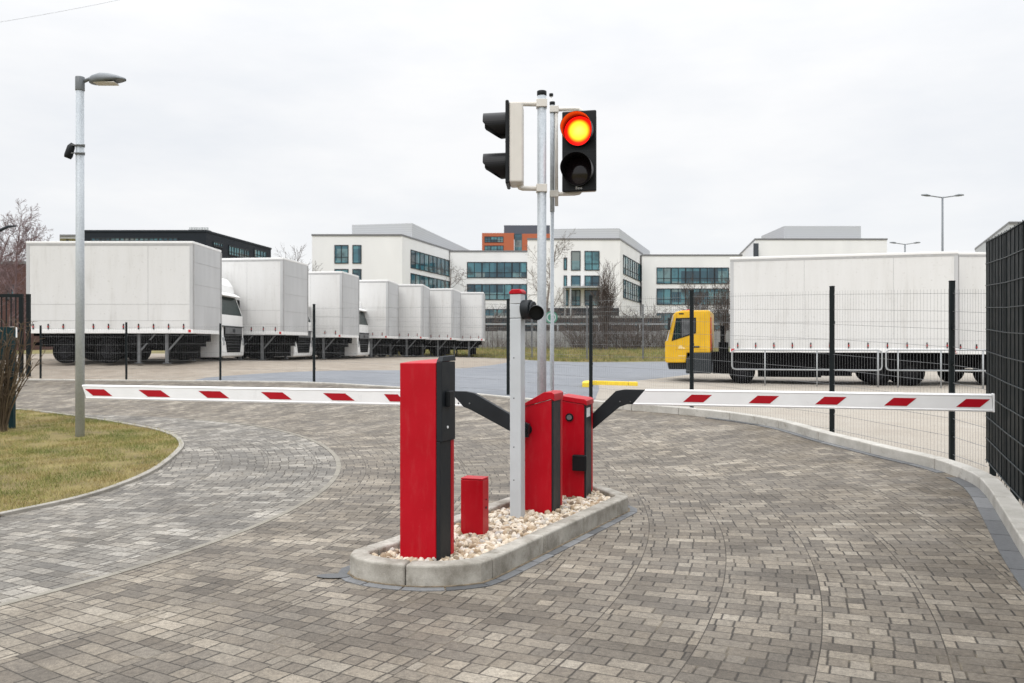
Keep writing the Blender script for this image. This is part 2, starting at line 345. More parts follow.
# ------------------------------------------------------------------ mesh builder
class MB:
    def __init__(s): s.v = []; s.f = []; s.m = []; s.s = []
    def add(s, vs, fs, mat=0, smooth=False):
        o = len(s.v); s.v.extend([tuple(p) for p in vs])
        for f in fs: s.f.append(tuple(i + o for i in f)); s.m.append(mat); s.s.append(smooth)
    def bx(s, x0, x1, y0, y1, z0, z1, mat=0):
        vs = [(x0,y0,z0),(x1,y0,z0),(x1,y1,z0),(x0,y1,z0),(x0,y0,z1),(x1,y0,z1),(x1,y1,z1),(x0,y1,z1)]
        s.add(vs, [(0,3,2,1),(4,5,6,7),(0,1,5,4),(1,2,6,5),(2,3,7,6),(3,0,4,7)], mat)
    def obox(s, c, ax, ay, az, mat=0):     # centre and three half-axis vectors
        c = Vector(c); ax = Vector(ax); ay = Vector(ay); az = Vector(az)
        vs = [c + ax*a + ay*b_ + az*d for d in (-1,1) for (a,b_) in ((-1,-1),(1,-1),(1,1),(-1,1))]
        s.add(vs, [(0,3,2,1),(4,5,6,7),(0,1,5,4),(1,2,6,5),(2,3,7,6),(3,0,4,7)], mat)
    def bar(s, p0, p1, w, h=None, mat=0):
        p0 = Vector(p0); p1 = Vector(p1); h = h or w; d = p1 - p0
        u = d.normalized(); up = Vector((0,0,1)) if abs(u.z) < .95 else Vector((1,0,0))
        a = u.cross(up).normalized(); b_ = a.cross(u)
        s.obox((p0+p1)/2, a*w/2, d/2, b_*h/2, mat)
    def tube(s, pts, r, n=10, mat=0, caps=True, smooth=True):
        pts = [Vector(p) for p in pts]; rs = r if isinstance(r, (list, tuple)) else [r]*len(pts)
        vs = []; prev = None
        for i, p in enumerate(pts):
            t = (pts[min(i+1, len(pts)-1)] - pts[max(i-1, 0)]).normalized()
            if prev is None:
                up = Vector((0,0,1)) if abs(t.z) < .9 else Vector((1,0,0)); a = t.cross(up).normalized()
            else:
                a = prev - t * prev.dot(t)
                a = a.normalized() if a.length > 1e-6 else t.orthogonal().normalized()
            prev = a; b_ = t.cross(a)
            for k in range(n):
                w = 2*math.pi*(k+.5)/n; vs.append(p + (a*math.cos(w) + b_*math.sin(w))*rs[i])
        fs = []
        for i in range(len(pts)-1):
            for k in range(n):
                k2 = (k+1) % n; fs.append((i*n+k, i*n+k2, (i+1)*n+k2, (i+1)*n+k))
        s.add(vs, fs, mat, smooth)
        if caps:
            o = len(s.v) - len(vs)
            s.f.append(tuple(o + k for k in reversed(range(n)))); s.m.append(mat); s.s.append(False)
            s.f.append(tuple(o + (len(pts)-1)*n + k for k in range(n))); s.m.append(mat); s.s.append(False)
    def cyl(s, p0, p1, r, n=16, mat=0, r1=None): s.tube([p0, p1], [r, r if r1 is None else r1], n, mat)
    def prism(s, poly, y0, y1, mat=0):      # polygon in x,z extruded along y (poly counter-clockwise seen from -y)
        n = len(poly); vs = [(x, y0, z) for x, z in poly] + [(x, y1, z) for x, z in poly]
        s.add(vs, [tuple(range(n)), tuple(reversed(range(n, 2*n)))] + [(i, n+i, n+(i+1) % n, (i+1) % n) for i in range(n)], mat)
    def foot(s, poly, z0, z1, mat=0, slope=None):   # footprint extruded upward (counter-clockwise from above)
        n = len(poly); zz = [z1]*n if slope is None else slope
        vs = [(x, y, z0) for x, y in poly] + [(p[0], p[1], zz[i]) for i, p in enumerate(poly)]
        s.add(vs, [tuple(reversed(range(n))), tuple(range(n, 2*n))] + [(i, (i+1) % n, n+(i+1) % n, n+i) for i in range(n)], mat)
    def build(s, name, mats, parent=None, bevel=0., seg=2, loc=None):
        me = bpy.data.meshes.new(name); me.from_pydata(s.v, [], s.f); me.update()
        for m in (mats if isinstance(mats, (list, tuple)) else [mats]): me.materials.append(m)
        me.polygons.foreach_set('material_index', s.m); me.polygons.foreach_set('use_smooth', s.s)
        o = bpy.data.objects.new(name, me); COL.objects.link(o)
        if parent is not None: o.parent = parent
        if loc is not None: o.location = loc
        if bevel:
            bv = o.modifiers.new('edge', 'BEVEL'); bv.width = bevel; bv.segments = seg; bv.limit_method = 'ANGLE'; bv.angle_limit = math.radians(40)
        return o
def np_mesh(name, verts, faces, mat, parent=None):
    me = bpy.data.meshes.new(name); verts = np.asarray(verts, np.float32); faces = np.asarray(faces, np.int32)
    k = faces.shape[1]
    me.vertices.add(len(verts)); me.vertices.foreach_set('co', verts.ravel())
    me.loops.add(faces.size); me.loops.foreach_set('vertex_index', faces.ravel())
    me.polygons.add(len(faces)); me.polygons.foreach_set('loop_start', np.arange(0, faces.size, k, dtype=np.int32))
    me.update(calc_edges=True); me.validate(); me.materials.append(mat)
    o = bpy.data.objects.new(name, me); COL.objects.link(o)
    if parent is not None: o.parent = parent
    return o
def tag(o, label=None, cat=None, group=None, kind=None):
    if label: o['label'] = label
    if cat: o['category'] = cat
    if group: o['group'] = group
    if kind: o['kind'] = kind
    return o
def thing(name, loc, label, cat, rz=0., group=None):
    o = bpy.data.objects.new(name, None); COL.objects.link(o); o.empty_display_size = .2
    o.location = loc; o.rotation_euler = (0, 0, rz)
    return tag(o, label, cat, group)
def copy_tree(o, parent=None):
    c = o.copy(); COL.objects.link(c)
    if parent is not None: c.parent = parent
    for ch in list(o.children): copy_tree(ch, c)
    return c
def catmull(pts, step=.2, closed=False):
    P = [Vector((*p, 0)) if len(p) == 2 else Vector(p) for p in pts]; n = len(P); out = []
    rng = range(n) if closed else range(n-1)
    for i in rng:
        if closed: a, b_, c, d = P[(i-1) % n], P[i], P[(i+1) % n], P[(i+2) % n]
        else: a, b_, c, d = P[max(i-1, 0)], P[i], P[i+1], P[min(i+2, n-1)]
        k = max(2, int((c-b_).length/step))
        for j in range(k):
            t = j/k
            out.append(.5*((2*b_) + (c-a)*t + (2*a-5*b_+4*c-d)*t*t + (3*b_-a-3*c+d)*t**3))
    if not closed: out.append(P[-1].copy())
    return out
def resample(path, step, closed=False):
    P = list(path) + ([path[0]] if closed else [])
    L = [0.]
    for a, b_ in zip(P, P[1:]): L.append(L[-1] + (b_-a).length)
    n = max(2, round(L[-1]/step)); out = []; j = 0
    for i in range(n if closed else n+1):
        t = L[-1]*i/n
        while j < len(L)-2 and L[j+1] < t: j += 1
        q = (t-L[j])/max(1e-9, L[j+1]-L[j]); out.append(P[j].lerp(P[j+1], q))
    return out

def sheet(name, poly, off, mat, step=.4, label=None):
    bd = resample([Vector((p[0], p[1])) for p in poly], step, True)
    xs = [p.x for p in bd]; ys = [p.y for p in bd]
    pts = [Vector(p) for p in bd]; n = len(pts)
    gx, gy = np.meshgrid(np.arange(min(xs), max(xs), step), np.arange(min(ys), max(ys), step))
    gx = gx.ravel(); gy = gy.ravel()
    ins = np.zeros(len(gx), bool); j = n-1; near = np.zeros(len(gx), bool)
    for i in range(n):
        xi, yi, xj, yj = xs[i], ys[i], xs[j], ys[j]
        if yi != yj: ins ^= ((yi > gy) != (yj > gy)) & (gx < (xj-xi)*(gy-yi)/(yj-yi)+xi)
        near |= (gx-xi)**2 + (gy-yi)**2 < (step*.45)**2
        j = i
    for x, y in zip(gx[ins & ~near], gy[ins & ~near]): pts.append(Vector((x, y)))
    r = geometry.delaunay_2d_cdt(pts, [(i, (i+1) % n) for i in range(n)], [list(range(n))], 1, 1e-5)
    V2 = r[0]; z = HH([p.x for p in V2], [p.y for p in V2]) + off
    vs = [(p.x, p.y, q) for p, q in zip(V2, z)]
    fs = []
    for f in r[2]:
        a, b_, c = (V2[i] for i in f[:3])
        fs.append(tuple(f) if (b_-a).cross(c-a) > 0 else tuple(reversed(f)))
    mb = MB(); mb.add(vs, fs, 0, True); o = mb.build(name, mat)
    return tag(o, kind='structure')

def strip_path(mb, path, w, h0, h1, seg, gap, side=1, closed=False, base=None, mat=0, sub=.25):
    """stones of length seg along a path, width w to one side, from terrain+h0 to terrain+h1"""
    P = resample(path, sub, closed); n = len(P); N = []
    for i in range(n):
        t = (P[(i+1) % n] - P[i-1]) if closed else (P[min(i+1, n-1)] - P[max(i-1, 0)])
        t = Vector((t.x, t.y)).normalized(); N.append(Vector((-t.y, t.x))*side)
    k = max(1, round(seg/sub)); i = 0
    lim = n if closed else n-1
    while i < lim:
        j = min(i+k, lim); rows = []
        for q in range(i, j+1):
            a = Vector((P[q % n].x, P[q % n].y)); nn = N[q % n]
            if q in (i, j):
                o = Vector((P[(i+1) % n if q == i else (j-1) % n].x, P[(i+1) % n if q == i else (j-1) % n].y)) - a
                a = a + o.normalized()*gap/2
            b_ = a + nn*w
            za = H(a.x, a.y) if base is None else base
            zb = za
            rows.append([(a.x, a.y, za+h0), (b_.x, b_.y, zb+h0), (b_.x, b_.y, zb+h1), (a.x, a.y, za+h1)])
        vs = [p for r_ in rows for p in r_]; m = len(rows); fs = []
        for q in range(m-1):
            for e in range(4):
                e2 = (e+1) % 4; f = (q*4+e, (q+1)*4+e, (q+1)*4+e2, q*4+e2)
                fs.append(f if side > 0 else tuple(reversed(f)))
        c0 = (0,1,2,3); c1 = tuple((m-1)*4+e for e in (3,2,1,0))
        fs += [c0, c1] if side > 0 else [tuple(reversed(c0)), tuple(reversed(c1))]
        mb.add(vs, fs, mat); i = j

# ------------------------------------------------------------------ ground sheets
def axis(lo, hi, f0, f1, step):
    a = list(np.arange(f0, f1+1e-6, step)); s = step; x = f0
    left = []
    while x > lo: s *= 1.35; x -= s; left.append(x)
    s = step; x = f1; right = []
    while x < hi: s *= 1.35; x += s; right.append(x)
    return np.array(left[::-1] + a + right)
gx = axis(-3000, 3000, -40, 40, .5); gy = axis(-300, 4000, -6, 80, .5)
GX, GY = np.meshgrid(gx, gy); GZ = HH(GX, GY) - .02
nx, ny = len(gx), len(gy)
idx = np.arange(nx*ny).reshape(ny, nx)
fc = np.stack([idx[:-1, :-1], idx[:-1, 1:], idx[1:, 1:], idx[1:, :-1]], -1).reshape(-1, 4)
g = np_mesh('ground', np.stack([GX, GY, GZ], -1).reshape(-1, 3), fc, M['grass_far']); tag(g, kind='structure')
g.data.polygons.foreach_set('use_smooth', [True]*len(g.data.polygons))

KERB = [(1.2,1.0),(2.3,3.2),(3.0,4.6),(3.51,5.83),(4.02,6.99),(4.45,8.0),(4.62,8.6),(4.60,9.3),(4.38,9.96),(4.2,10.6),(4.02,11.2),(3.8,12.2),(3.37,13),(2.8,13.7),(2.2,14.4),
        (1.5,15.2),(.6,16.3),(-.3,17.2),(-1.5,18.4),(-3,19.6),(-5,20.8),(-7.5,21.6),(-10.3,22.2),(-14,22.4),(-18,22.4)]
GRASS = [(-5.6,4.6),(-4.85,6.3),(-4.43,7.35),(-4.13,8.1),(-4.05,8.9),(-4.11,9.87),(-4.42,11.33),(-4.69,12.15),(-5.2,13.1),(-5.96,14.0),(-7.43,15.3),(-9.16,16.5),(-10.5,17.0),(-14,17.5),(-18,17.7)]
kerb_p = catmull(KERB, .2); grass_p = catmull(GRASS, .2)
pv = [(p.x, p.y) for p in kerb_p] + [(p.x, p.y) for p in reversed(grass_p)] + [(-6.3,3.0),(-6.5,-3.0),(0.5,-3.0)]
sheet('paved_driveway', pv, 0., M['pavers'], .3)
vg = [(p.x, p.y) for p in grass_p] + [(-18,4.6)]
sheet('grass_verge_ground', vg, .012, M['grass_soil'], .35)
# pale yard beyond the kerb, asphalt road, beige gravel under the lorries
outer = [(p.x, p.y) for p in kerb_p]
sheet('yard_concrete', [q for q in outer if q[1] > 4.0 and q[0] > 1.6] + [(1.5,15.6),(2.0,19.5),(2.4,23.6),(5,28),(9.5,36),(16,44),(34,44),(34,8),(4.4,3.9)], -.008, M['yard_concrete'], .6)
road = [q for q in outer if -8.6 < q[0] < 1.55] + [(-8.2,22.9),(-6.5,24.2),(-3.4,26.2),(-1.6,30),(-.9,35),(.2,42),(1.0,49.5),(14,49.5),(16,44),(9.5,36),(5,28),(2.4,23.6),(2.0,19.5),(1.5,15.6)]
sheet('asphalt_road', road, -.012, M['asphalt'], .6)
sheet('gravel_yard', [(-18,22.45),(-14,22.45),(-10.3,22.25),(-7.6,21.8),(-6,22.5),(-3,25.9),(-1.2,30),(-.5,35),(.6,42),(1.4,48),(.5,52),(-8,54),(-24,44),(-24,24)], -.016, M['gravel_yard'], .8)

kr = [p for p in kerb_p if p.y < 16.4]; kl = [p for p in kerb_p if p.y >= 16.3]
mb = MB(); strip_path(mb, kr, .16, -.15, .115, 1.0, .010, side=-1); strip_path(mb, kl, .12, -.15, .035, 1.0, .010, side=-1); tag(mb.build('kerb', M['kerb'], bevel=.012), kind='structure')
mb = MB(); strip_path(mb, grass_p, .07, -.1, .03, 1.0, .008, side=1); tag(mb.build('verge_edging', M['edging'], bevel=.006), kind='structure')
cen = Vector((-9.4, 8.7)); arc = [Vector((cen.x + 7.5*math.cos(a), cen.y + 7.5*math.sin(a), 0)) for a in np.linspace(math.radians(-55), math.radians(62), 90)]
mb = MB(); strip_path(mb, arc, .055, -.05, .005, 1.0, .006, side=1); tag(mb.build('paving_edging_strip', M['strip']), kind='structure')
mb = MB()
gut = [p for p in kerb_p if p.y < 13.5]
strip_path(mb, [p for p in gut if p.y < 9.0], .13, -.05, .004, .5, .012, side=1, sub=.25)
strip_path(mb, [p for p in gut if p.y > 9.0], .10, -.05, .004, .5, .012, side=1, sub=.25)
tag(mb.build('slate_gutter', M['slate']), kind='structure')

# ------------------------------------------------------------------ traffic island
ISL = [(-.12,5.47),(.46,6.57),(.98,7.56),(1.06,7.72),(1.065,7.82),(1.02,7.95),(.90,8.30),(.80,8.46),(.62,8.54),(.42,8.46),(.26,8.24),(-.33,7.11),(-.93,5.92),(-1.06,5.72),(-1.06,5.56),(-.95,5.42),(-.75,5.32),(-.5,5.275),(-.27,5.33)]
isl = catmull(ISL, .08, True)
area = sum(a.x*b_.y-b_.x*a.y for a, b_ in zip(isl, isl[1:]+isl[:1]))
mb = MB(); strip_path(mb, isl, .125, -.1, .138, .75, .007, side=1 if area > 0 else -1, closed=True, sub=.125, base=0.)
tag(mb.build('island_kerb', M['island_kerb'], bevel=.016, seg=3), kind='structure')
mb = MB()
oring = isl
strip_path(mb, oring, .085, -.05, .005, .25, .012, side=-1 if area > 0 else 1, closed=True, sub=.125)
tag(mb.build('slate_border', M['slate']), kind='structure')
mb = MB(); strip_path(mb, isl, .018, -.05, .009, .5, .003, side=-1 if area > 0 else 1, closed=True, sub=.125)
tag(mb.build('sand_shade_joint', simple('sand_shade_joint', (.17, .135, .09), .95, amt=.5, scale=14)), kind='structure')  # sandy joint, coloured dark to stand in for contact shade at the kerb
cx = sum(p.x for p in isl)/len(isl); cy = sum(p.y for p in isl)/len(isl)
def inset(d):
    n = len(isl); out = []
    for i in range(n):
        t = isl[(i+1) % n] - isl[i-1]; t = Vector((t.x, t.y)).normalized(); nn = Vector((-t.y, t.x))*(1 if area > 0 else -1)
        out.append((isl[i].x + nn.x*d, isl[i].y + nn.y*d))
    return out
ins_p = inset(.12); GRZ = .083
mb = MB(); mb.foot(ins_p if area > 0 else ins_p[::-1], -.05, GRZ-.02); tag(mb.build('island_bed', M['gravel_yard']), kind='structure')
def inside(x, y, poly):
    c = False; j = len(poly)-1
    for i in range(len(poly)):
        xi, yi = poly[i]; xj, yj = poly[j]
        if (yi > y) != (yj > y) and x < (xj-xi)*(y-yi)/(yj-yi)+xi: c = not c
        j = i
    return c
import bmesh
_bm = bmesh.new(); bmesh.ops.create_icosphere(_bm, subdivisions=2, radius=1.); _bm.verts.ensure_lookup_table()
IV = np.array([v.co[:] for v in _bm.verts]); IF = np.array([[v.index for v in f.verts] for f in _bm.faces]); _bm.free()
in2 = inset(.135)
vs = []; fs = []; cnt = 0
for _ in range(16000):
    x = random.uniform(-1.1, 1.15); y = random.uniform(5.2, 8.6)
    if not inside(x, y, in2): continue
    s = random.uniform(.010, .021) if random.random() < .55 else random.uniform(.020, .034); a = RS.normal(size=(3, 3)); q, _r = np.linalg.qr(a)
    w = IV * (1 + .16*np.sin(IV @ RS.normal(size=3)*2.6 + RS.uniform(0, 6))[:, None]) * np.array([s*1.15, s*.9, s*.66])
    z = GRZ - .012 + random.uniform(-.008, .016) + s*.3
    vs.append(w @ q.T*1. + np.array([x, y, z])); fs.append(IF + cnt*len(IV)); cnt += 1
pb = np_mesh('pebbles', np.concatenate(vs), np.concatenate(fs), M['pebble']); tag(pb, kind='stuff')
pb['label'] = 'cream pebbles covering the bed of the traffic island'
pb.data.polygons.foreach_set('use_smooth', [True]*len(pb.data.polygons))
# puddle by the nose
mb = MB(); n = 22; pc = Vector((-1.16, 5.52))
mb.add([(pc.x + .11*math.cos(2*math.pi*i/n)*1.0, pc.y + .055*math.sin(2*math.pi*i/n)*1.0, .0085) for i in range(n)], [tuple(range(n))])
tag(mb.build('puddle', M['water']), kind='structure')

# ------------------------------------------------------------------ ticket terminal etc.  local x: along the broad face, y: away
def frame_root(name, corner, ang, label, cat, group=None, z=GRZ-.03):
    return thing(name, (corner[0], corner[1], z), label, cat, ang, group)
Z0 = GRZ - .03
t = frame_root('ticket_terminal', (-.470, 5.535), math.radians(-23), 'tall red terminal with black reader panel, nearest on the island', 'terminal')
w, dp = .300, .20      # x from -w to 0, y from 0 to dp
zt = 1.387 - Z0; zr = 1.432 - Z0
mb = MB()
vs = [(-w,0,0),(-.03,0,0),(-.03,dp,0),(-w,dp,0),(-w,0,zt),(-.03,0,zt+.002),(-.03,dp,zt+.035),(-w,dp,zt+.012)]
mb.add(vs, [(0,3,2,1),(4,5,6,7),(0,1,5,4),(1,2,6,5),(2,3,7,6),(3,0,4,7)])
mb.build('housing', M['red'], t, .005)
mb = MB(); mb.bx(-.0285, .012, .004, dp, .875-Z0, zr-.035); 
mb.add([(-.0285,.002,zr-.034),(.016,.002,zr-.034),(.016,dp+.002,zr-.03),(-.0285,dp+.002,zr-.03),(-.022,.03,zr),(.010,.03,zr),(.010,dp+.002,zr+.006),(-.022,dp+.002,zr+.006)],
       [(0,3,2,1),(4,5,6,7),(0,1,5,4),(1,2,6,5),(2,3,7,6),(3,0,4,7)])
rp = mb.build('reader_panel', M['anthracite'], t, .004)
mb = MB(); mb.bx(.0125, .045, .052, .118, 1.10-Z0, 1.205-Z0); mb.build('card_reader', M['blackplastic'], rp, .006)
mb = MB(); mb.cyl((.011,.085,.965-Z0), (.017,.085,.965-Z0), .009, 12); mb.build('button', M['whitemark'], rp)
mb = MB(); mb.bx(-.0285, .0, .004, dp*.78, 0, .873-Z0); mb.build('front_plate', M['anthracite'], t, .003)
mb = MB(); mb.bx(-.0285, .003, dp*.78+.002, dp, 0, .873-Z0); mb.build('side_trim', M['red'], t, .003)
mb = MB(); mb.prism([(-.06, .055), (-.02, .055), (-.02, .10), (-.03, .115), (-.05, .115), (-.06, .10)], -.003, -.0005); 

t = frame_root('red_box', (-.217, 6.287), math.radians(-18), 'low red metal box standing on pebbles behind the tall terminal', 'utility box')
mb = MB(); mb.bx(-.175, 0, 0, .135, 0, .452); mb.build('casing', M['red'], t, .006)
mb = MB(); mb.bx(-.175, 0, 0, .135, .4540, .464); mb.build('lid', M['red'], t, .004)
for zq, rq in ((.24, .009), (.30, .005)): mb = MB(); mb.cyl((.0005, .07, zq), (.006, .07, zq), rq, 12); mb.build('screw', M['greyplate'], t)

U = Vector((.9605, -.278, 0)); Wd = Vector((.278, .9605, 0)); ANG = math.atan2(-.278, .9605)
def barrier(corner, side, label, ztop, zhub, zb, thick, hub_xy, ang_steps, boom_t0, boom_t1, stripes_px, slant):
    """corner: near right base corner; local x along the boom line (right), local y away along the lane"""
    t = frame_root('barrier_gate', corner, ANG, label, 'barrier', 'barrier gates on the island')
    w, dp = .245, .335; Zt = ztop - Z0
    zl_, zr_ = (Zt-.125, Zt-.06) if side < 0 else (Zt-.045, Zt-.078)
    mb = MB()
    mb.add([(-w,0,0),(-.012,0,0),(-.012,dp,0),(-w,dp,0),(-w,0,zl_),(-.012,0,zr_),(-.012,dp,zr_),(-w,dp,zl_)],
           [(0,3,2,1),(4,5,6,7),(0,1,5,4),(1,2,6,5),(2,3,7,6),(3,0,4,7)])
    hs = mb.build('housing', M['red'], t, .006)
    mb = MB()
    if side < 0: prof_ = [(-w-.008,Zt-.14),(-w,Zt-.122),(-.014,Zt-.057),(.012,Zt-.075),(.012,Zt-.015),(-.01,Zt),(-.075,Zt),(-w-.008,Zt-.10)]
    else: prof_ = [(-w-.008,Zt-.06),(-w,Zt-.042),(-.014,Zt-.0755),(.012,Zt-.09),(.012,Zt-.045),(-.01,Zt-.03),(-.08,Zt-.022),(-w+.01,Zt),(-w-.008,Zt-.01)]
    mb.prism(prof_, -.008, dp+.008)
    mb.build('cap', M['red'], t, .010, 3)
    Zs = Zt-.0765 if side < 0 else Zt-.092
    mb = MB(); mb.bx(-.0115, .004, .0, dp*.80, .015, Zs); mb.build('front_strip', M['anthracite'], t, .003)
    mb = MB(); mb.bx(-.0115, .006, dp*.80+.002, dp, 0, Zs); mb.build('side_trim', M['red'], t, .003)
    # hub, cranked arm, boom in the plane y = yb
    yb = -.065 if side < 0 else dp + .065
    hx, hz = hub_xy[0], zhub - Z0
    mb = MB()
    ya, ybk = (yb+.045, -.0005) if side < 0 else (dp+.0005, yb-.045)
    mb.cyl((hx, min(ya,ybk), hz), (hx, max(ya,ybk), hz), .045, 20)
    mb.build('hub', M['blackplastic'], t)
    mb = MB(); mb.cyl((hx, yb-.055, hz), (hx, yb-.0285, hz), .030, 16); mb.build('hub_cap', M['blackplastic'], t)
    zc = zb - Z0; e = -1 if side < 0 else 1
    x0 = hx + e*ang_steps[0]; x1 = hx + e*ang_steps[1]
    mb = MB(); hw = thick*.46
    pts = [(hx - e*.03, hz-.06), (hx + e*.06, hz-.04), (x0 - e*.03, zc-hw-.03), (x0 + e*.05, zc-hw), (x1, zc-hw), (x1+e*.13, zc+hw), (x0+e*.02, zc+hw), (x0-e*.06, zc+hw-.015), (hx+e*.02, hz+.075), (hx - e*.04, hz+.05)]
    if e < 0: pts = pts[::-1]
    mb.prism(pts, yb-.028, yb+.028)
    for bxp in (x0 - e*.02, x0 + e*.08, x1 - e*.02):
        mb.cyl((bxp, yb-.034, zc-hw+.025), (bxp, yb-.0285, zc-hw+.025), .008, 8, mat=1)
    mb.build('arm', [M['anthracite'], M['legsteel']], t, .004)
    xa, xb = boom_t0*e + hx, boom_t1*e + hx
    mb = MB(); hh = thick/2
    # profile along x: rounded extrusion
    prof = [(-.028,-hh),(.028,-hh),(.034,-hh+.012),(.030,-hh+.022),(.030,hh-.022),(.034,hh-.012),(.024,hh),(-.024,hh),(-.034,hh-.012),(-.030,hh-.022),(-.030,-hh+.022),(-.034,-hh+.012)]
    n = len(prof); sl = -slant*0
    def ring(x, lean): return [(x + lean*z/hh, yb+y, zc+z) for y, z in prof]
    vs = ring(xa, .065*e) + ring(xb, -.03 if e < 0 else -.006)
    fs = [(i, i+n, (i+1) % n + n, (i+1) % n) for i in range(n)] + [tuple(range(n)), tuple(reversed(range(n, 2*n)))]
    if e < 0: fs = [tuple(reversed(f)) for f in fs]
    mb.add(vs, [tuple(reversed(f)) for f in fs])
    ca, sa = math.cos(ANG), math.sin(ANG)
    def px2x(px):       # where the ray through a photo column meets the boom plane
        k = (px-512)/F; # corner + U*x + Wd*yb
        ox = corner[0] + Wd.x*(yb-.03); oy = corner[1] + Wd.y*(yb-.03)
        return (k*oy - ox)/(U.x - k*U.y)
    for (pa, pb) in stripes_px:
        xA, xB = sorted((px2x(pa), px2x(pb))); sh = .30*(xB-xA); z0, z1 = zc-hh*.50, zc+hh*.42
        for y, s in ((yb-.0325, 1), (yb+.0325, -1)):
            if slant > 0: q = [(xA,y,z0),(xB-sh,y,z0),(xB,y,z1),(xA+sh,y,z1)]
            else: q = [(xA+sh,y,z0),(xB,y,z0),(xB-sh,y,z1),(xA,y,z1)]
            mb.add(q, [(0,1,2,3) if s > 0 else (3,2,1,0)], 1)
    bo = mb.build('boom', [M['white_boom'], M['stripe']], t)
    if e < 0: return t, dp, Zt
    xe = xb + e*.006
    mb = MB(); mb.bx(min(xe,xe+e*.015), max(xe,xe+e*.015), yb-.036, yb+.036, zc-hh-.004, zc+hh+.004); 
    mb.build('end_cap', M['white_boom'], bo, .006)
    return t, dp, Zt
B2 = (.343, 7.12); B3 = (.677, 7.83)
b2, dp, Zt2 = barrier(B2, -1, 'left barrier gate, red housing with boom reaching over the left lane', 1.112, .795, 1.05, .138, (-.225, 0), (.50, .70), .60, 4.47,
    [(85,112.5),(138.5,170.5),(198.5,229.5),(261,292),(323,355),(384,404)], -1)
b3, dp, Zt3 = barrier(B3, 1, 'right barrier gate, red housing with boom reaching over the right lane', 1.040, .74, 1.015, .152, (-.06, 0), (.34, .44), .50, 3.50,
    [(683,712),(748.5,779),(815,846.5),(884,916.5),(956,990)], 1)
# extras on the farther housing
mb = MB(); mb.cyl((-.15,-.012,Zt3-.20),(-.15,-.0005,Zt3-.20),.038,24); mb.cyl((-.15,-.018,Zt3-.20),(-.15,-.0118,Zt3-.20),.024,20,mat=1); mb.build('lock', [M['blackplastic'], M['legsteel']], b3)
mb = MB(); mb.bx(-.115,.018,-.055,-.0005,.30,.445); mb.build('sensor_box', M['blackplastic'], b3, .008)
mb = MB(); mb.bx(.0045,.006,.03,.19,Zt3-.20,Zt3-.115); mb.build('sticker', M['whitemark'], b3)

# thin grey conduit post between the housings
t = thing('conduit_post', (.505, 8.15, Z0), 'thin pale grey post squeezed between the two red barrier housings', 'post')
mb = MB(); mb.bx(-.011, .011, -.011, .011, 0, 1.0); mb.build('post_tube', M['pole_light'], t, .002)
mb = MB(); mb.bx(.0115, .05, -.03, .012, .80, .87); mb.build('bracket', M['legsteel'], t, .003)
mb = MB(); mb.bx(-.03, .045, -.05, .03, 0.02, .10); mb.build('foot', M['legsteel'], t, .008)

# grey square post with red cap and hooded lamp
t = thing('signal_post', (.045, 6.99, Z0), 'square grey post with red cap and black hooded lamp on the island', 'post', math.radians(-24))
hA = 1.925 - Z0
mb = MB(); mb.bx(-.05,.05,-.045,.045,0,hA-.20); mb.bx(-.05,.05,-.045,.045,hA-.197,hA-.083); mb.bx(-.05,.05,-.045,.045,hA-.08,hA); 
po = mb.build('post_body', M['pole_light'], t, .006)
for z in (.35, .62, 1.02, 1.35): mb = MB(); mb.cyl((-.012,-.0475,z),(-.012,-.0452,z),.005,8); mb.build('bolt', M['greyplate'], po)

mb = MB(); mb.prism([(-.057,hA+.0005),(.057,hA+.0005),(.057,hA+.022),(.035,hA+.04),(-.03,hA+.04),(-.057,hA+.018)], -.052,.052); mb.build('cap', M['red'], t, .008, 3)
mb = MB(); zl = ZV(310, 6.99) - Z0
mb.cyl((.051,.0,zl),(.125,.0,zl+.004),.080,28); mb.cyl((.1252,.0,zl+.004),(.145,.0,zl+.002),.066,28)
lm = mb.build('lamp_housing', M['anthracite'], t, .005)
mb = MB()       # hood: tube facing the right lane, open at the far end
c0 = Vector((.150,-.02,zl-.022)); ax = Vector((.42,-.90,-.06)).normalized()
def hood(mb, c, ax, r, L, n=28, thick=.004, cut=.55, up=Vector((0,0,1))):
    a = ax.cross(up).normalized(); b_ = a.cross(ax).normalized(); R = [[], [], [], []]
    for k in range(n):
        w = 2*math.pi*k/n; d = a*math.cos(w) + b_*math.sin(w); l = L*(1 - cut*max(0., .05-math.sin(w))**.9)
        R[0].append(c + d*r); dr = Vector((0, 0, -.05*l)); R[1].append(c + d*r*1.02 + ax*l + dr); R[2].append(c + d*(r*1.02-thick) + ax*l + dr); R[3].append(c + d*(r-thick))
    vs = [p for q in R for p in q]; fs = []
    for q in range(3):
        for k in range(n): k2 = (k+1) % n; fs.append((q*n+k, q*n+k2, (q+1)*n+k2, (q+1)*n+k))
    mb.add(vs, fs, 0, False); return a, b_
mb.cyl(c0 - ax*(-.005) + Vector((.02,0,0)), c0 + ax*.05 + Vector((.02,0,0)), .058, 24)
hood(mb, c0 + ax*.05 + Vector((.02,0,0)), ax, .060, .085, cut=.4)
mb.build('lamp_hood', M['blackplastic'], lm)

